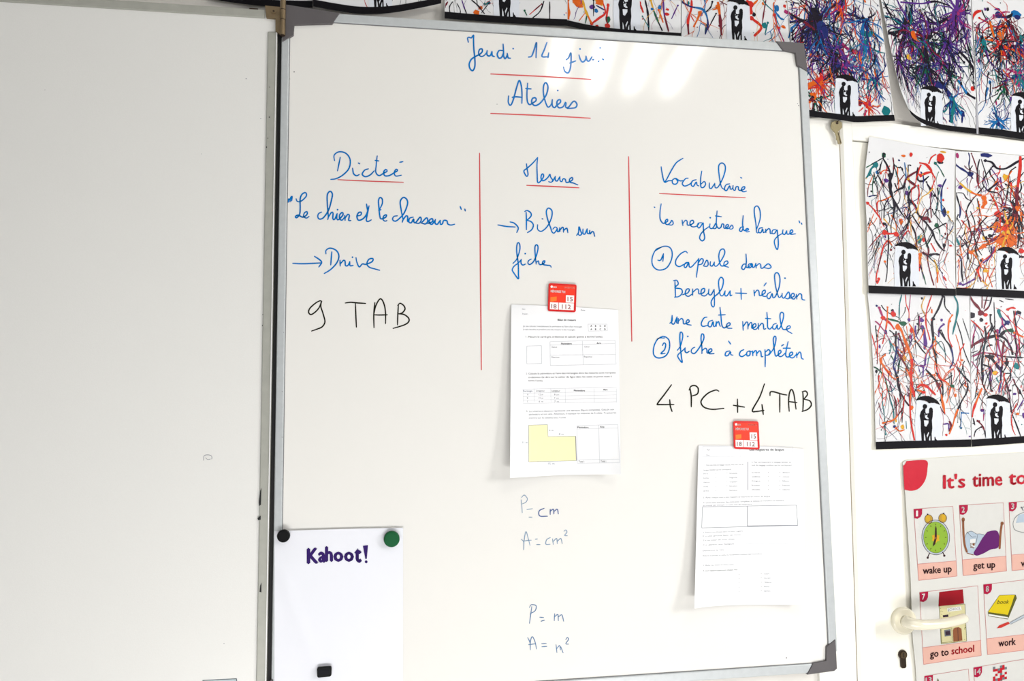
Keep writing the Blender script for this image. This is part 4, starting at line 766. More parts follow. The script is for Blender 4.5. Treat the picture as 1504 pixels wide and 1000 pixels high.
painting('drip painting on the door, bottom left of four, with orange strands and purple smear', S3_, (1360.5, 649, 1.035, 0), bconst(.952), traces=[
 (*Cc1, [('VR',2.8,[(250,215),(300,330),(380,400),(430,470)]),('G',2.4,[(350,345),(450,370),(530,400)]),('OR',1.6,[(350,210),(345,340),(330,460),(290,640)]),('R',1.1,[(290,350),(240,500),(230,700),(235,830)]),('OOR',3.2,[(460,410),(510,480),(540,560),(600,720),(635,850),(625,1000)]),('KM',2.2,[(450,490),(445,620),(460,720),(520,820),(600,960)]),
 ('N',2.2,[(460,680),(440,800),(420,910),(460,990)]),('T',1.5,[(515,60),(490,180),(485,340)]),('R',1.2,[(560,60),(570,180),(600,260),(600,370)]),('V',1,[(620,60),(600,250)]),('P',4,[(755,420),(780,520),(795,640),(780,700)]),('K',2.6,[(1000,80),(950,220),(890,330),(870,400),(885,560),(880,660),(910,780),(930,950)]),
 ('R',1.5,[(870,60),(810,250),(800,400),(830,520),(850,600)]),('OK',1.6,[(600,400),(650,480),(670,580),(740,690),(800,760)]),('P',2.2,[(790,880),(800,780),(850,690),(880,640)]),('O',1.8,[(320,770),(265,830),(330,930),(390,990)]),('RM',1.2,[(140,460),(190,620),(230,800),(225,880)]),('K',1.4,[(170,905),(230,930),(290,1000)]),('K',2,[(540,780),(490,850),(470,990)]),
 ('P',2.2,[(1010,410),(960,460),(950,560)]),('K',1.6,[(980,480),(1040,610)]),('T',1.4,[(365,580),(390,680),(370,760)]),('M',2,[(480,520),(540,690),(550,760)]),('Y',1,[(790,80),(750,200),(790,300)]),('K',1,[(660,480),(690,800)]),('K',1,[(920,650),(980,610),(1020,700),(1030,860)])]),
 (*Cc2, [('GT',1.5,[(200,0),(290,80),(330,200),(360,330),(400,480),(410,640)]),('T',1.2,[(240,235),(275,240),(280,400),(300,560),(310,700),(320,750)]),('OM',1.9,[(285,625),(400,590),(450,540),(510,450),(520,380)]),('K',2.6,[(410,0),(450,130),(460,220),(520,350),(580,430)]),('M',1.7,[(410,320),(430,400),(435,540)]),('OR',2.4,[(540,0),(600,120),(600,250),(590,400),(600,600),(640,820)]),
 ('R',3.4,[(600,60),(610,200),(640,330)]),('RO',2,[(300,0),(360,80),(430,140)]),('K',1.6,[(500,470),(500,620)]),('O',1.8,[(430,680),(470,715),(530,700)]),('R',3,[(670,230),(720,190),(790,220),(830,260),(880,310)]),('O',3,[(670,250),(750,280)]),('KM',2.6,[(770,20),(850,110),(890,160),(930,250),(940,300)]),('K',1.7,[(880,50),(950,170),(960,280),(930,380)]),('R',2,[(890,0),(930,120),(1000,160)]),
 ('O',3,[(950,350),(980,500)]),('KR',2.2,[(580,300),(590,430)]),('T',1.2,[(330,270),(390,260),(430,200)]),('V',1.2,[(240,90),(235,160)]),('K',1,[(930,440),(980,530)]),('P',2,[(740,0),(735,110)]),('T',1,[(545,600),(550,690)])]),
 ((1380, 425), 8.0, [('T',2.2,[(170,70),(215,180),(200,330),(165,480),(155,530)]),('K',1.5,[(60,80),(65,200),(120,270)]),('KN',2,[(0,490),(60,580),(130,680),(160,830),(120,930)]),('K',1.4,[(160,850),(240,990)]),('O',1.2,[(190,530),(240,700),(250,860),(230,920)]),('K',1,[(270,340),(330,520),(360,620)]),('OR',1.8,[(150,300),(110,380),(105,560),(150,680)]),('K',1.2,[(200,370),(260,560),(290,720),(380,940)])]),
 ((1380, 540), 7.694, [('K',2,[(200,0),(290,110),(370,190)]),('O',1.8,[(10,120),(60,150),(110,190)]),('OR',2.2,[(20,300),(40,430),(60,520)]),('KO',2,[(320,170),(310,270),(240,400),(180,540),(150,650),(110,750)]),('B',1.8,[(250,510),(290,512),(335,515)]),('B',1.5,[(245,520),(240,680)]),('P',2,[(40,640),(100,635),(105,700)]),('M',2.5,[(110,600),(130,660),(105,720)]),('K',1.6,[(0,180),(40,260),(20,400)]),('KO',1.5,[(130,60),(130,200),(80,400)]),('O',1.2,[(330,330),(390,400)])])],
 blobs=[(*Cc1, [('G',530,398,38,26),('R',415,290,26,32),('R',630,480,18,34),('V',615,560,14,26),('N',220,192,12,12),('K',700,405,13,13),('P',745,360,30,30),('P',755,900,40,16),('O',470,440,26,34),('Y',545,805,24,34),('O',555,710,16,28),('K',885,345,22,20),('O',870,255,10,28),('P',600,355,16,22),('R',295,335,22,24),('K',752,105,13,13),('K',512,740,12,12),('P',985,360,16,20)]), (*Cc2, [('Y',505,668,20,28),('N',415,665,16,18),('T',315,750,12,12),('O',607,450,20,26),('R',725,195,34,16),('R',740,275,26,16),('Y',430,600,12,16),('K',450,130,14,34)]), ((1380, 540), 7.694, [('O',180,312,14,20),('R',78,758,15,13),('B',243,680,13,12),('P',350,775,22,10)])], nrand=64, seed=13, thick=1.12, pal='KKKRONTPMOVG')
S4_ = Sheet([(1425, 433.5), (1504, 436), (1552, 439)], [(1427.3, 656), (1504, 650.5), (1556, 646)], Y=lambda u, v: .0225-.001*v)
painting('drip painting on the door, bottom right of four, with arching black branch', S4_, (1463.5, 645.5, 1.015, 0), bconst(.953), traces=[
 ((1380, 425), 8.0, [('M',3.4,[(340,60),(400,150),(470,230),(490,290)]),('M',1.8,[(500,80),(500,220)]),('M',1.8,[(560,80),(520,230)]),('KM',2.2,[(615,90),(580,200),(520,260)]),('K',1.2,[(510,125),(590,130)]),('MKK',3.8,[(370,670),(450,620),(560,570),(690,545),(780,590),(840,690),(860,770)]),('TN',3.4,[(695,250),(720,320),(780,380)]),('K',2.6,[(530,430),(545,560),(510,760),(500,850),(495,1000)]),
 ('N',2.8,[(790,400),(720,450),(700,520)]),('KG',4.2,[(710,550),(770,490),(840,480)]),('R',1.6,[(370,360),(450,430),(520,500)]),('V',1.8,[(430,430),(400,540),(380,660)]),('K',2.2,[(870,250),(895,420),(890,560),(905,690),(890,780)]),('R',1.7,[(890,430),(930,560),(940,700),(950,800)]),('VM',2.4,[(680,480),(690,640),(720,760),(740,850),(720,1000)]),('K',4,[(530,780),(600,800),(680,900),(740,970)]),
 ('VMK',2.2,[(390,790),(500,745),(640,760),(760,790),(990,800)]),('V',1.4,[(380,850),(470,960)]),('R',2.6,[(800,235),(850,215),(895,225)]),('R',1.1,[(660,215),(740,260),(860,390),(990,500)]),('K',1.3,[(360,650),(370,740),(450,720)]),('O',2.6,[(880,510),(940,540),(990,560)]),('K',2,[(620,650),(560,670),(560,720)]),('K',2,[(500,880),(600,920),(640,1000)]),('M',2.6,[(760,600),(740,740),(740,850)]),('K',1.2,[(700,125),(755,150)]),('K',1.2,[(770,110),(870,122)]),('K',1.2,[(640,150),(650,400),(655,600)])]),
 ((1380, 540), 7.694, [('OR',2.8,[(480,230),(430,350),(385,470),(370,560)]),('K',3,[(490,0),(485,190)]),('PK',3,[(570,0),(575,150),(580,250)]),('KP',2.6,[(700,0),(690,150),(670,280)]),('K',1.9,[(720,80),(780,250),(800,420),(820,520),(860,620),(920,780)]),('R',1.4,[(870,400),(840,480),(810,560),(830,700),(860,760)]),('K',1.4,[(820,210),(850,190),(900,250),(950,350)]),('P',2,[(950,360),(880,480)]),
 ('MK',2,[(430,600),(480,650),(510,720),(525,790)]),('K',1.7,[(380,570),(400,650)]),('K',1.6,[(470,670),(410,710),(390,780)]),('PV',1.6,[(460,480),(500,480),(495,600)]),('K',1.3,[(420,210),(400,350)]),('K',1.5,[(740,65),(800,70),(800,150)]),('K',1.3,[(520,30),(560,150),(540,240)])])],
 blobs=[((1380, 425), 8.0, [('K',380,305,38,36),('N',797,390,30,28),('G',845,485,28,26),('T',905,900,36,42),('K',790,870,28,30),('R',540,300,26,20),('T',697,262,20,30),('K',610,470,18,26),('K',590,790,50,26),('K',930,270,32,22),('K',600,300,18,14),('M',490,280,40,30),('Y',650,980,30,26),('K',490,355,24,24),('R',550,400,16,16),('N',900,285,16,16),('R',660,490,22,20),('K',905,690,12,16)]), ((1380, 540), 7.694, [('P',480,482,24,16),('K',795,255,18,14),('P',950,540,16,34),('O',635,60,24,28),('P',850,295,26,14),('M',445,605,16,14)])], nrand=74, seed=14, thick=1.12, pal='KKKKMRVNTPO')
# --- row pinned on the wall above
def wY(y1, curl=0.0, cl=.0, side=0):
    def f(u, v):
        s = (1-u) if side else u
        return .0325-(.0325-y1)*v**1.5-curl*v*v*math.exp(-(s/.18)**2)-cl*math.sin(math.pi*u)*v*v
    return f
ZZ = (980, 0), 7.52
SA = Sheet([(300, -230), (380, -222), (459, -214)], [(306, -2), (350, 5), (400, 10), (459, 11.5)], Y=wY(.026))
painting('partly seen drip painting at the top edge above the wing hinge', SA, None, bconst(.955), nrand=30, seed=21, pal='KKRONMB', size=(155, 225))
SB = Sheet([(460, -214), (555, -205), (650, -195)], [(460, 9.5), (495, 16), (530, 20.5), (570, 19.5), (610, 13), (648, 5)], right=[(650, -195), (649, -90), (648, 5)], Y=wY(.020, .003))
painting('partly seen drip painting above the top left of the board, its lower edge sagging', SB, (556, 11.5, .95, 0), lambda u: .953, nrand=50, seed=22, pal='KKRONMBYO', size=(190, 225))
SC = Sheet([(655, -205), (745, -197), (833, -190)], [(653, 27), (700, 31), (760, 35), (800, 37), (833, 38)], Y=wY(.024, .004))
painting('partly seen drip painting above the written date, with an orange streak', SC, (741, 26, 1.05, 0), lambda u: .957, nrand=40, seed=23, pal='KKKRPOTB', size=(180, 230), traces=[((640, 0), 8.36, [('K',2,[(440,0),(520,70),(600,170)]),('K',1.6,[(660,30),(560,160)]),('PK',1.8,[(320,0),(350,90),(380,170)]),('K',1.5,[(210,20),(170,80),(175,160)]),('MR',1.7,[(1300,50),(1230,110),(1150,180)]),('K',2,[(1330,10),(1280,140),(1190,220)]),('K',1.8,[(1400,20),(1400,240)]),('K',1.4,[(260,40),(300,120),(300,180)]),('M',2.4,[(110,80),(150,20)]),('G',2,[(1090,130),(1120,190)]),('T',2.6,[(610,50),(665,30)])])], blobs=[((640, 0), 8.36, [('O',500,155,40,36),('O',550,95,28,24),('N',655,35,22,22)])])
SD = Sheet([(834, -188), (915, -178), (1000, -170)], [(833, 38), (870, 46), (920, 52), (1000, 57)], Y=wY(.025))
painting('drip painting tucked behind the top rail, with yellow and orange paint', SD, (918, 46.5, 1.08, 0), lambda u: .962, nrand=44, seed=24, pal='KKRROYPBGV', size=(165, 232), traces=[((800, 0), 7.52, [('O',5,[(245,0),(262,110),(262,215)]),('PK',3,[(190,0),(205,120),(208,200)]),('YYO',3.4,[(420,0),(450,110),(480,180),(520,260)]),('R',3,[(520,260),(600,200),(670,140),(640,20)]),('RM',3.2,[(700,60),(685,200),(700,280)]),('K',2.8,[(1110,0),(1140,150),(1150,340)]),('YGK',2.6,[(1170,0),(1220,160),(1300,340)]),('PM',2.6,[(1310,0),(1320,150),(1370,350)]),('R',3,[(1050,30),(1090,140)]),('OR',2.2,[(1260,110),(1310,250)]),('P',2,[(1470,60),(1400,210)]),('K',1.8,[(540,0),(540,180)]),('NT',2.5,[(570,60),(660,110)]),('O',1.5,[(450,140),(380,230)]),('Y',4,[(560,0),(640,60)]),('O',4,[(330,20),(420,80)]),('G',1.8,[(470,150),(450,260)]),('T',1.6,[(1080,180),(1150,300)])])], blobs=[((800, 0), 7.52, [('O',370,30,60,50),('P',525,75,30,28),('B',570,120,22,24),('R',690,285,30,26),('R',580,290,22,18),('R',1350,155,26,18),('R',1355,105,18,14),('O',610,20,50,40),('B',1270,80,20,26),('G',708,215,16,40),('B',1190,100,18,14)])])
SE = Sheet([(1001, -172), (1080, -162), (1166, -150)], [(1001, 66), (1080, 72), (1166, 82)], Y=wY(.025))
painting('drip painting behind the top rail, couple visible, left of the grey corner', SE, (1082, 60, .97, 0), lambda u: .965, nrand=60, seed=25, pal='KRROOYTBPM', size=(165, 240), traces=[(*ZZ, [('RRM',3.6,[(270,0),(265,100),(230,230),(238,380)]),('OMM',4.4,[(560,20),(580,160),(590,260),(600,390)]),('NBN',3,[(130,0),(250,70),(400,110),(450,250),(420,380)]),('R',4,[(930,200),(1040,300),(960,400)]),('RV',2.4,[(1180,150),(1220,300),(1290,460)]),('VMK',4,[(1310,130),(1420,180),(1500,230)]),('B',3,[(1460,250),(1380,320),(1340,420)]),('O',3,[(370,120),(340,200),(290,300)]),('R',2,[(260,170),(300,240)]),('K',2,[(500,20),(480,80),(420,140)]),('O',2.4,[(560,90),(500,110)]),('R',5,[(880,0),(920,80),(930,160)]),('OR',3,[(1000,0),(940,60)]),('M',2,[(1090,0),(1070,120),(1050,260)]),('KM',1.8,[(540,150),(450,320)]),('B',3,[(1180,110),(1250,200),(1290,215)]),('T',2.6,[(1110,250),(1080,380)]),('G',2,[(430,280),(420,380)])])], blobs=[(*ZZ, [('T',1075,280,32,32),('B',1210,90,28,34),('O',365,150,30,30),('O',1285,298,26,18),('K',960,160,22,26),('R',1430,120,34,28),('O',560,80,26,36),('R',920,50,36,40),('B',130,150,18,14),('P',50,200,20,16),('R',1185,165,14,22),('R',1235,305,14,14),('R',5,150,20,20)])])
SF = Sheet([(1150, -65), (1215, -60), (1283, -55)], [(1172, 170), (1196, 172), (1236, 176.5), (1256, 179.5), (1285, 178.5), (1314.5, 177.5)], right=[(1283, -55), (1291, 0), (1301, 80), (1314.5, 177.5)], Y=lambda u, v: .030-.0145*v**1.3-.004*u*v)
painting('densely webbed blue and purple drip painting hanging above the brass key', SF, (1241, 171.5, .955, .0), lambda u: .957 if u < .2 else .962, nrand=150, seed=26, thick=1.4, pal='KKKNNPPBTRMO', size=(146, 238), specks=90, hubs=[(1197, 30, 20, 'KKKNP', 80, 55, .3), (1203, 52, 9, 'NNB', 22, 30, .3), (1270, 30, 8, 'BKN', 22, 40, .3), (1225, 75, 12, 'KKPN', 44, 50, .5), (1268, 62, 6, 'TBP', 24, 42, .4), (1203, 120, 8, 'ORR', 34, 22, .3), (1196, 145, 8, 'OMKG', 26, 24, .3), (1240, 90, 10, 'PPV', 26, 24, .2), (1285, 115, 8, 'BTN', 22, 34, .4), (1275, 155, 8, 'ROV', 24, 24, .3), (1235, 10, 10, 'ORKP', 26, 34, .4), (1232, 100, 6, 'KN', 12, 30, .3)],
 traces=[((1140, 0), 5.263, [('VKM',3,[(40,30),(100,100),(200,160),(300,230)]),('VR',4,[(480,310),(560,380),(700,430)]),('B',3,[(700,150),(660,260),(740,250),(840,320)]),('B',2.6,[(170,180),(120,220),(100,290)]),('KN',4,[(380,240),(430,400),(450,540)]),('K',4,[(350,740),(340,860)]),('OR',4,[(230,680),(300,640),(370,590)])])], blobs=[((1140, 0), 5.263, [('N',340,270,40,50),('K',300,170,62,100),('N',360,230,50,70),('K',450,520,30,40),('T',850,860,32,40),('O',310,640,34,30),('M',640,790,34,30),('B',600,450,26,24),('T',710,260,50,26),('O',290,740,28,28)])])
SG = Sheet([(1272, -62), (1350, -50), (1424, -42)], [(1338.5, 168), (1350, 178), (1366, 185.5), (1390, 191.5), (1415, 194.5), (1437, 197)], left=[(1272, -62), (1289, -20), (1301, 35), (1311, 85), (1324, 135), (1338.5, 168)], right=[(1424, -42), (1429, 60), (1437, 197)], Y=lambda u, v: .030-.0165*v**1.3-.010*v*v*math.exp(-(u/.22)**2))
painting('drip painting with violet and black webs, curling away at its lower left corner', SG, (1366, 184.5, .90, .0), lambda u: .966, nrand=120, seed=27, thick=1.4, pal='KKKKPPNTGVB', size=(150, 238), specks=60, hubs=[(1405, 18, 9, 'PPPVK', 60, 60, .45), (1331, 38, 9, 'KKPNT', 54, 50, .4), (1360, 60, 12, 'KKMPK', 60, 55, .5), (1362, 95, 12, 'KKNG', 60, 40, .5), (1390, 62, 8, 'KPN', 34, 45, .4), (1345, 55, 5, 'OVR', 16, 24, .3), (1394, 108, 7, 'KGK', 16, 20, .1), (1398, 145, 6, 'TNB', 20, 36, .6), (1320, 85, 8, 'KKP', 26, 50, .7)],
 traces=[((1290, 0), 4.762, [('P',8,[(550,90),(525,150),(530,220)]),('KP',3,[(500,120),(400,165),(300,145),(240,200)]),('K',3,[(65,235),(150,215),(190,130)]),('NB',5,[(400,590),(470,620),(560,770),(590,800)]),('T',5,[(530,700),(510,860)]),('BK',3,[(560,560),(620,650),(680,690)]),('K',3,[(560,350),(640,440),(690,530)]),('K',2,[(40,10),(120,180)]),('PK',2,[(160,15),(300,25),(400,10),(500,40)]),('K',2.5,[(190,250),(160,340),(150,400)]),('N',4,[(225,230),(235,400)]),('K',2,[(590,150),(620,300),(680,480)]),('N',2.6,[(590,800),(585,860)])])], blobs=[((1290, 0), 4.762, [('P',550,90,40,48),('K',185,165,18,50),('K',100,235,40,14),('Y',215,400,22,22),('O',245,245,22,30),('R',660,620,22,20),('N',425,595,50,26),('N',590,795,22,26),('K',455,450,50,20),('T',330,480,32,50)])])
SH = Sheet([(1424.5, -42), (1500, -36), (1570, -30)], [(1438, 197), (1470, 200), (1504, 205), (1580, 212)], right=[(1570, -30), (1576, 90), (1580, 212)], Y=lambda u, v: .030-.0165*v**1.3)
painting('drip painting at the top right edge with a bright blue splash low on it', SH, (1500, 199, .98, 0), lambda u: .958, nrand=120, seed=28, thick=1.4, pal='KKRTNPMOVB', size=(148, 238), vmin=.22, hubs=[(1445, 60, 8, 'TTK', 22, 34, .5), (1470, 62, 12, 'MKOR', 34, 36, .4), (1466, 178, 7, 'BBBN', 40, 20, .1), (1480, 35, 6, 'KRM', 18, 44, .6), (1494, 60, 12, 'KMTN', 40, 44, .5), (1498, 108, 8, 'TTVN', 22, 24, .4), (1475, 120, 6, 'GKM', 20, 26, .5)],
 traces=[((1290, 0), 4.762, [('R',3,[(720,75),(680,90),(650,150),(645,190)]),('NK',3,[(830,110),(900,120),(940,95)]),('O',3,[(780,150),(810,260)]),('OK',3,[(905,270),(920,420)])])], blobs=[((1290, 0), 4.762, [('B',965,100,40,26),('N',840,100,24,26),('P',835,65,22,10),('R',635,45,12,12),('K',765,65,10,14),('N',970,120,22,20),('O',850,240,20,26),('R',880,375,18,18)])])
# clear tape joining the two right-hand wall paintings
tg = [o for o in bpy.data.objects if o.get('label', '').startswith('drip painting with violet')][0]
m = MB(); m.flat = True; fill(m, SG, [(1433.8, 150), (1436, 150), (1437, 197), (1434.4, 196.6)], 0, .0014); m.build('tape_strip', mat('cloudy_tape', (168, 168, 176), .3, var=.05), tg)
# ------------------------------------------------------------------ key on its nail
YK = .018
kt = thing('door_key', 'small worn brass key hanging on a nail beside the door frame', 'key', at(1229, 212, YK))
bow = [(1221, 184), (1222, 179.5), (1227, 177), (1233, 177.5), (1237, 180), (1237.4, 187), (1234, 191), (1231.5, 193), (1233.5, 197), (1236.8, 210), (1235, 212), (1233.5, 209.5), (1232.8, 211.6), (1231.4, 211), (1230.5, 206), (1229, 205.2), (1228.6, 200), (1227.2, 195), (1224, 191.5), (1221.6, 189)]
P = [at(x-.3, y, YK) for x, y in bow]; m = MB(); m.prism(P, shift(P, YK+.0022)); kb = m.build('key_blank', mat('worn_brass', (158, 146, 112), .4, metal=.55, var=.2, scale=300), kt, bevel=.0004)
m = MB(); m.flat = True; stroke(m, Flat(YK-.0001), [(1231, 195), (1235, 210)], 1.0, 0, .0002); fill(m, Flat(YK-.0001), blob2d(1229.5, 180.8, 2.2, 1.7), 0, .0002); m.build('key_groove', M_brass2, kb)
a = at(1229.8, 178.5, YK); m = MB(); m.tube([(a.x, YW, a.z), (a.x, YK-.004, a.z)], .0011, 10); m.build('nail', M_brass2, kt)

# ------------------------------------------------------------------ poster on the door
po = Sheet([(1326, 679), (1331, 676), (1400, 671), (1504, 664), (1640, 655)], [(1352, 1180), (1372, 1178), (1440, 1168), (1530, 1155), (1660, 1135)], left=[(1326, 679), (1329.5, 725), (1334.5, 800), (1338, 860), (1340, 930), (1346, 1000), (1352, 1180)], right=[(1640, 655), (1660, 1135)],
           Y=lambda u, v: .0242-.0055*math.exp(-(u/.03)**2)*(.4+.6*math.sin(math.pi*min(1, v*1.6))**2)-.0006*math.sin(8*u+3*v)-.0008*math.exp(-((v-.39)/.012)**2))
pt, pp_ = sheet_thing('poster', 'pink and white It\'s time to poster of numbered daily routine cards behind the door handle', 'poster', po, mat('gloss_poster', (203, 202, 197), .32, var=.015, scale=12, spec=.5), 40, 30)
PM = dict(red=(218, 30, 54), mar=(184, 16, 66), pink=(244, 192, 176), line=(214, 120, 122), dk=(60, 30, 34), card=(232, 231, 226), grn=(150, 190, 60), rim=(196, 206, 216), ylw=(226, 178, 40), gold=(200, 160, 60), wht=(244, 244, 240), pur=(104, 30, 110), brn=(150, 92, 60), blu=(190, 206, 222), roof=(164, 18, 34), crm=(226, 218, 168), wdw=(60, 44, 60), bk=(232, 206, 30), ol=(96, 96, 40), pen=(210, 60, 50), gry=(120, 124, 130), dred=(206, 30, 46))
PKS = list(PM); PMM = [mat('poster_'+k, tuple(int(v*.86) for v in PM[k]), .4, var=.04, scale=80, spec=.2) for k in PKS]; I = PKS.index
m = MB(); m.flat = True
E0, E1, E2, E3 = .0003, .0005, .0007, .0009
def fl(P, c, e=E1): fill(m, po, P, I(c), e)
def ol(P, w_, c, e=E2, cl=True): outline(m, po, P, w_, I(c), e, cl)
def tx(s, x, y, h, wd, sl, c='dk', b=.03, e=E3): text(m, po, s, x, y, h, wd, sl, I(c), e, b)
fl(catmull([(1331.5, 677), (1360, 676), (1362.2, 689), (1359, 705), (1350, 717), (1339, 720.8), (1328.2, 719)], 3)+[(1326.4, 684), (1329, 682)], 'red')
tx('It\'s', 1385, 717.6, 20.5, 33, -.055, 'red', .035); tx('time', 1428, 714.8, 20.5, 44.5, -.055, 'red', .035); tx('to...', 1481.5, 711.8, 20.5, 46, -.055, 'red', .035)
def cell(TL, TR, pBR, pBL, cBR, cBL, num, cap=None, capx=None, badge=12.6):
    fl([TL, TR, pBR, pBL], 'card', E0); fl([pBL, pBR, cBR, cBL], 'pink', E0); ol([TL, TR, cBR, cBL], .55, 'line', E1); ol([pBL, pBR], .5, 'line', E1, False)
    x, y = TL; b = badge; sl = (TR[1]-TL[1])/(TR[0]-TL[0])
    fl([(x, y), (x+b, y+sl*b), (x+b*.98, y+b*.55), (x+b*.8, y+b*.9), (x+b*.45, y+b*1.12), (x+.8, y+b*1.05)], 'mar', E2)
    tx(num, x+(3.4 if len(num) == 1 else 1.6), y+b*.83, 8.6, (4.6 if num != '1' else 3.0) if len(num) == 1 else 9, sl, 'wht', .04)
    if cap: tx(cap, *capx)
cell((1342, 747.7), (1399.6, 743.4), (1404.4, 823.5), (1348, 828.3), (1405.7, 846), (1349.3, 852.4), '1', 'wake up', (1355.5, 843, 10.6, 42.5, -.075))
cell((1409, 742), (1473.8, 738.3), (1478, 816.6), (1413.4, 822), (1478.5, 838.5), (1414.8, 845.3), '2', 'get up', (1429.5, 835.5, 10.6, 32.5, -.06))
cell((1481.8, 737.8), (1545, 733.5), (1549, 810), (1486.3, 814.8), (1550, 832), (1486.6, 838), '3', 'wash', (1499.5, 832, 10.6, 26, -.06), badge=11.8)
cell((1350.7, 870), (1436, 860.3), (1440.8, 940.2), (1355.3, 951), (1441.4, 962.6), (1356.6, 975.7), '7', None)
tx('go to', 1366, 965.5, 10.6, 27.5, -.13); tx('school', 1397.5, 961, 10.6, 33.5, -.12, 'dred')
cell((1444.5, 858.6), (1530, 848.5), (1534, 928), (1448.8, 938), (1535, 951), (1450.5, 961.4), '8', 'work', (1466.5, 949.5, 10.6, 25.5, -.11))
cell((1357.8, 993), (1422.4, 982.5), (1427, 1056), (1362, 1067), (1428, 1078), (1363.5, 1090), '13', None)
cell((1430, 980.5), (1516, 966), (1521, 1044), (1435, 1055), (1522, 1066), (1436, 1077), '14', None)
# clock
cx, cy = 1374.4, 789.2
for sx, a_ in ((-1, -.25), (1, .3)):
    b0 = (cx+sx*(10.2 if sx > 0 else 10.4), 762.3 if sx < 0 else 761)
    fl(blob2d(*b0, 6.0, 6.6, 16), 'gold', E1); ol(blob2d(*b0, 6.0, 6.6, 16), .5, 'dk', E2); fl(blob2d(b0[0]+sx*1, b0[1]-1, 3.0, 4.6), 'ylw', E2); fl(blob2d(b0[0]+sx*1.5, b0[1]-7, 1.1), 'dk', E2)
ol([(cx-9, 812), (cx-12.4, 819.5)], 1.4, 'dk', E1, False); ol([(cx+10, 810.5), (cx+13, 816.5)], 1.4, 'dk', E1, False)
fl(blob2d(cx-11.8, 819, 1.7), 'dk', E2); fl(blob2d(cx+12.6, 816, 1.7), 'dk', E2)
fl(blob2d(cx, cy, 20.4, 25.6, 36, rot=-.05), 'rim', E1); ol(blob2d(cx, cy, 20.4, 25.6, 36, rot=-.05), .7, 'dk', E2); fl(blob2d(cx, cy, 17.8, 22.9, 36, rot=-.05), 'grn', E2); ol(blob2d(cx, cy, 17.8, 22.9, 36, rot=-.05), .5, 'dk', E2)
for k in range(12):
    an = 2*math.pi*k/12; ol([(cx+13.6*math.sin(an), cy-18*math.cos(an)), (cx+15.6*math.sin(an), cy-20.2*math.cos(an))], 1.1, 'ol', E3, False)
fl([(cx+(6.6 if k % 2 else 4.6)*math.cos(k*math.pi/6), cy+1+(7.6 if k % 2 else 5.2)*math.sin(k*math.pi/6)) for k in range(12)], 'ylw', E3)
fl([(cx-1.6, cy+1), (cx-.9, cy-13), (cx+.2, cy-17.5), (cx+1.4, cy-13), (cx+1.6, cy+1)], 'dk', .0010); fl([(cx-1.2, cy), (cx-3.6, cy+8), (cx-4.4, cy+13.5), (cx-.8, cy+10), (cx+1.2, cy+2)], 'dk', .0010); fl(blob2d(cx, cy+1, 1.9), 'brn', .0011)
# bed
fl(catmull([(1417, 790), (1420, 783), (1427, 780), (1434, 784), (1440, 784), (1446, 786), (1440, 800), (1432, 812), (1424, 814), (1417, 806)], 3), 'blu', E1); ol(catmull([(1417, 790), (1420, 783), (1427, 780), (1434, 784), (1440, 784), (1446, 786)], 3), .6, 'gry', E2, False)
fl([(1425, 792), (1433, 791), (1432, 803), (1425, 804)], 'wht', E2); fl([(1425, 797.5), (1432, 797), (1431, 804), (1425, 804.5)], 'brn', E2)
ol([(1420, 781), (1428, 789), (1434, 788)], .6, 'gry', E2, False); ol([(1436, 785), (1434, 796), (1429, 806)], .6, 'gry', E2, False)
fl(catmull([(1450, 781), (1458, 779), (1465, 780), (1468, 790), (1466, 804), (1455, 807), (1444, 813), (1434, 816), (1430, 812), (1436, 802), (1443, 790)], 3), 'pur', E2)
stroke(m, po, [(1414.6, 765), (1415.4, 785), (1417, 800), (1420, 810)], 3.0, I('brn'), E3); fl(blob2d(1414.8, 763, 2.4, 3.2), 'brn', E3)
stroke(m, po, [(1471.5, 769), (1469.5, 785), (1468.3, 805)], 3.0, I('brn'), E3); fl(blob2d(1472, 768.5, 2.4, 2.6), 'brn', E3); ol([(1420, 812), (1430, 815)], 1.2, 'brn', E2, False)
# wash basin
ol(catmull([(1504, 752), (1493, 758), (1488, 768), (1491, 778), (1504, 782), (1520, 783), (1534, 776), (1536, 764), (1528, 754), (1504, 752)], 3), .7, 'gry', E2, False); fl(catmull([(1496, 756), (1510, 754), (1528, 758), (1527, 768), (1506, 767), (1492, 768)], 3), 'blu', E1)
ol([(1500, 744), (1503, 750)], 1.4, 'gry', E2, False); ol([(1499, 746), (1505, 744)], 1, 'gry', E2, False)
# school
o_, s_ = (1300, 830), 5.882
Z = lambda *P: [(o_[0]+x/s_, o_[1]+y/s_) for x, y in P]
fl(Z((468, 350), (690, 335), (705, 655), (485, 680)), 'crm', E1); ol(Z((468, 350), (690, 335), (705, 655), (485, 680)), .6, 'ol', E2); fl(Z((468, 232), (672, 208), (682, 330), (462, 355)), 'roof', E2)
fl(Z((535, 372), (655, 355), (662, 388), (540, 402)), 'wht', E2); tx('SCHOOL', *Z((542, 396))[0], 3.6, 19, -.12, 'gry', .0)
fl(Z((498, 432), (545, 425), (548, 446), (500, 450)), 'wdw', E2); fl(Z((510, 560), (565, 552), (570, 610), (515, 616)), 'gry', E2); fl(Z((520, 572), (560, 566), (562, 600), (524, 606)), 'wdw', E3); ol(Z((485, 548), (575, 540), (580, 660), (490, 670)), .4, 'ol', E2)
fl(Z((585, 560), (600, 540), (635, 534), (660, 548), (668, 650), (590, 662)), 'brn', E2); ol(Z((628, 540), (632, 655)), .6, 'wdw', E3, False)
rr = random.Random(7)
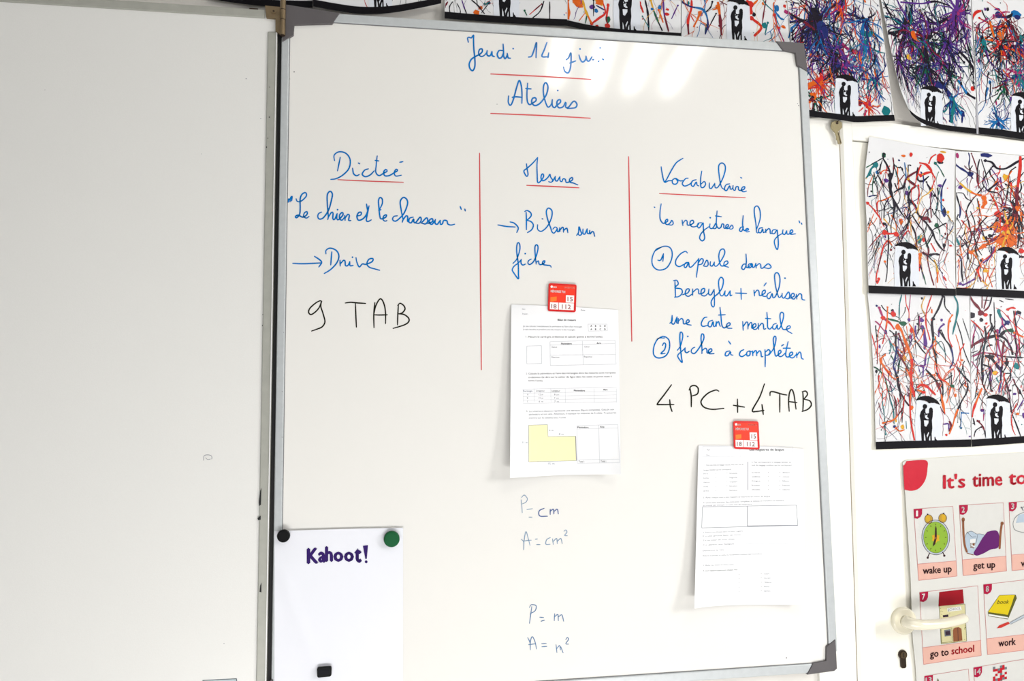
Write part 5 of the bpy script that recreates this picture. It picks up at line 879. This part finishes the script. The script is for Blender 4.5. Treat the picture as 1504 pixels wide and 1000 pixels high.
for k in range(40):
    x, y = rr.uniform(475, 695), rr.uniform(352, 660)
    if rr.random() < .5: x = rr.choice((rr.uniform(472, 492), rr.uniform(680, 698)))
    ol(Z((x, y), (x+9, y-1)), .5, 'ol', E2, False)
# book and pen
fl(Z((888, 412), (985, 262), (1130, 255), (1138, 285), (1062, 468), (892, 440)), 'ol', E1); fl(Z((892, 420), (1060, 448), (1066, 462), (895, 436)), 'wht', E2); fl(Z((888, 405), (988, 260), (1122, 256), (1060, 430)), 'bk', E2); ol(Z((888, 405), (988, 260), (1122, 256), (1060, 430)), .5, 'ol', E2)
text(m, po, 'book', *Z((968, 335))[0], 6.2, 17, -.03, I('ol'), E3, .01, .25)
fl(Z((965, 545), (985, 520), (1065, 487), (1078, 505), (1005, 540)), 'pen', E2); fl(Z((1078, 495), (1180, 440), (1200, 425), (1205, 445), (1150, 480), (1085, 510)), 'rim', E2); ol(Z((1078, 495), (1200, 428)), .6, 'gry', E3, False); ol(Z((1085, 510), (1205, 450)), .5, 'gry', E3, False)
# cards 13 and 14
fl(Z((448, 1000), (456, 975), (466, 1000)), 'ol', E2)
for i in range(6):
    for j in range(7):
        if (i*3+j*5+(i*j)) % 4 in (0, 1):
            x, y = 932+i*20, 880+j*21-i*4; fl(Z((x, y), (x+20, y-4), (x+21, y+17), (x+1, y+21)), 'dred' if (i+j) % 3 else 'gry', E2)
m.build('poster_print', PMM, pp_)

# ------------------------------------------------------------------ ceiling lamps (their reflections are the streaks on the board)
ZC = 1.96
def refl(px, py):
    P = at(px, py, YP); d = (P-CAM).normalized(); d.y = -d.y; t = (ZC-P.z)/d.z; return P+d*t
M_tube = mat('lit_tube', (255, 252, 244), .5, emit=27.0); M_hous = mat('lamp_housing', (232, 232, 230), .5, var=.02)
bars = [((828, 50), (815, 122)), ((894, 50), (870, 134)), ((956, 56), (924, 132)), ((1018, 62), (979, 133))]
names = ['leftmost', 'second from the left', 'third from the left', 'rightmost']
LX = []
for i, (tp, bt) in enumerate(bars):
    A, B_ = refl(*tp), refl(*bt)
    d = (A-B_); d.z = 0; ln = d.length; d.normalize(); A2 = B_+d*(ln*1.5); nrm = Vector((-d.y, d.x, 0)); hw = .020
    A2.z = B_.z = ZC
    t = thing('ceiling_lamp', 'long lit ceiling lamp, %s of the four mirrored in the board' % names[i], 'lamp', (A2+B_)/2, 'ceiling lamps mirrored in the board')
    m = MB(); q = [B_-d*.03+nrm*(hw+.012), B_-d*.03-nrm*(hw+.012), A2+d*.03-nrm*(hw+.012), A2+d*.03+nrm*(hw+.012)]
    m.prism([p+Vector((0, 0, .004)) for p in q], [p+Vector((0, 0, .042)) for p in q]); m.build('housing', M_hous, t)
    m = MB(); q = [B_+nrm*hw, B_-nrm*hw, A2-nrm*hw, A2+nrm*hw]; m.prism([p-Vector((0, 0, .006)) for p in q], [p+Vector((0, 0, .0035)) for p in q]); m.build('diffuser', M_tube, t)
    print('lamp', i, A, B_, ln)
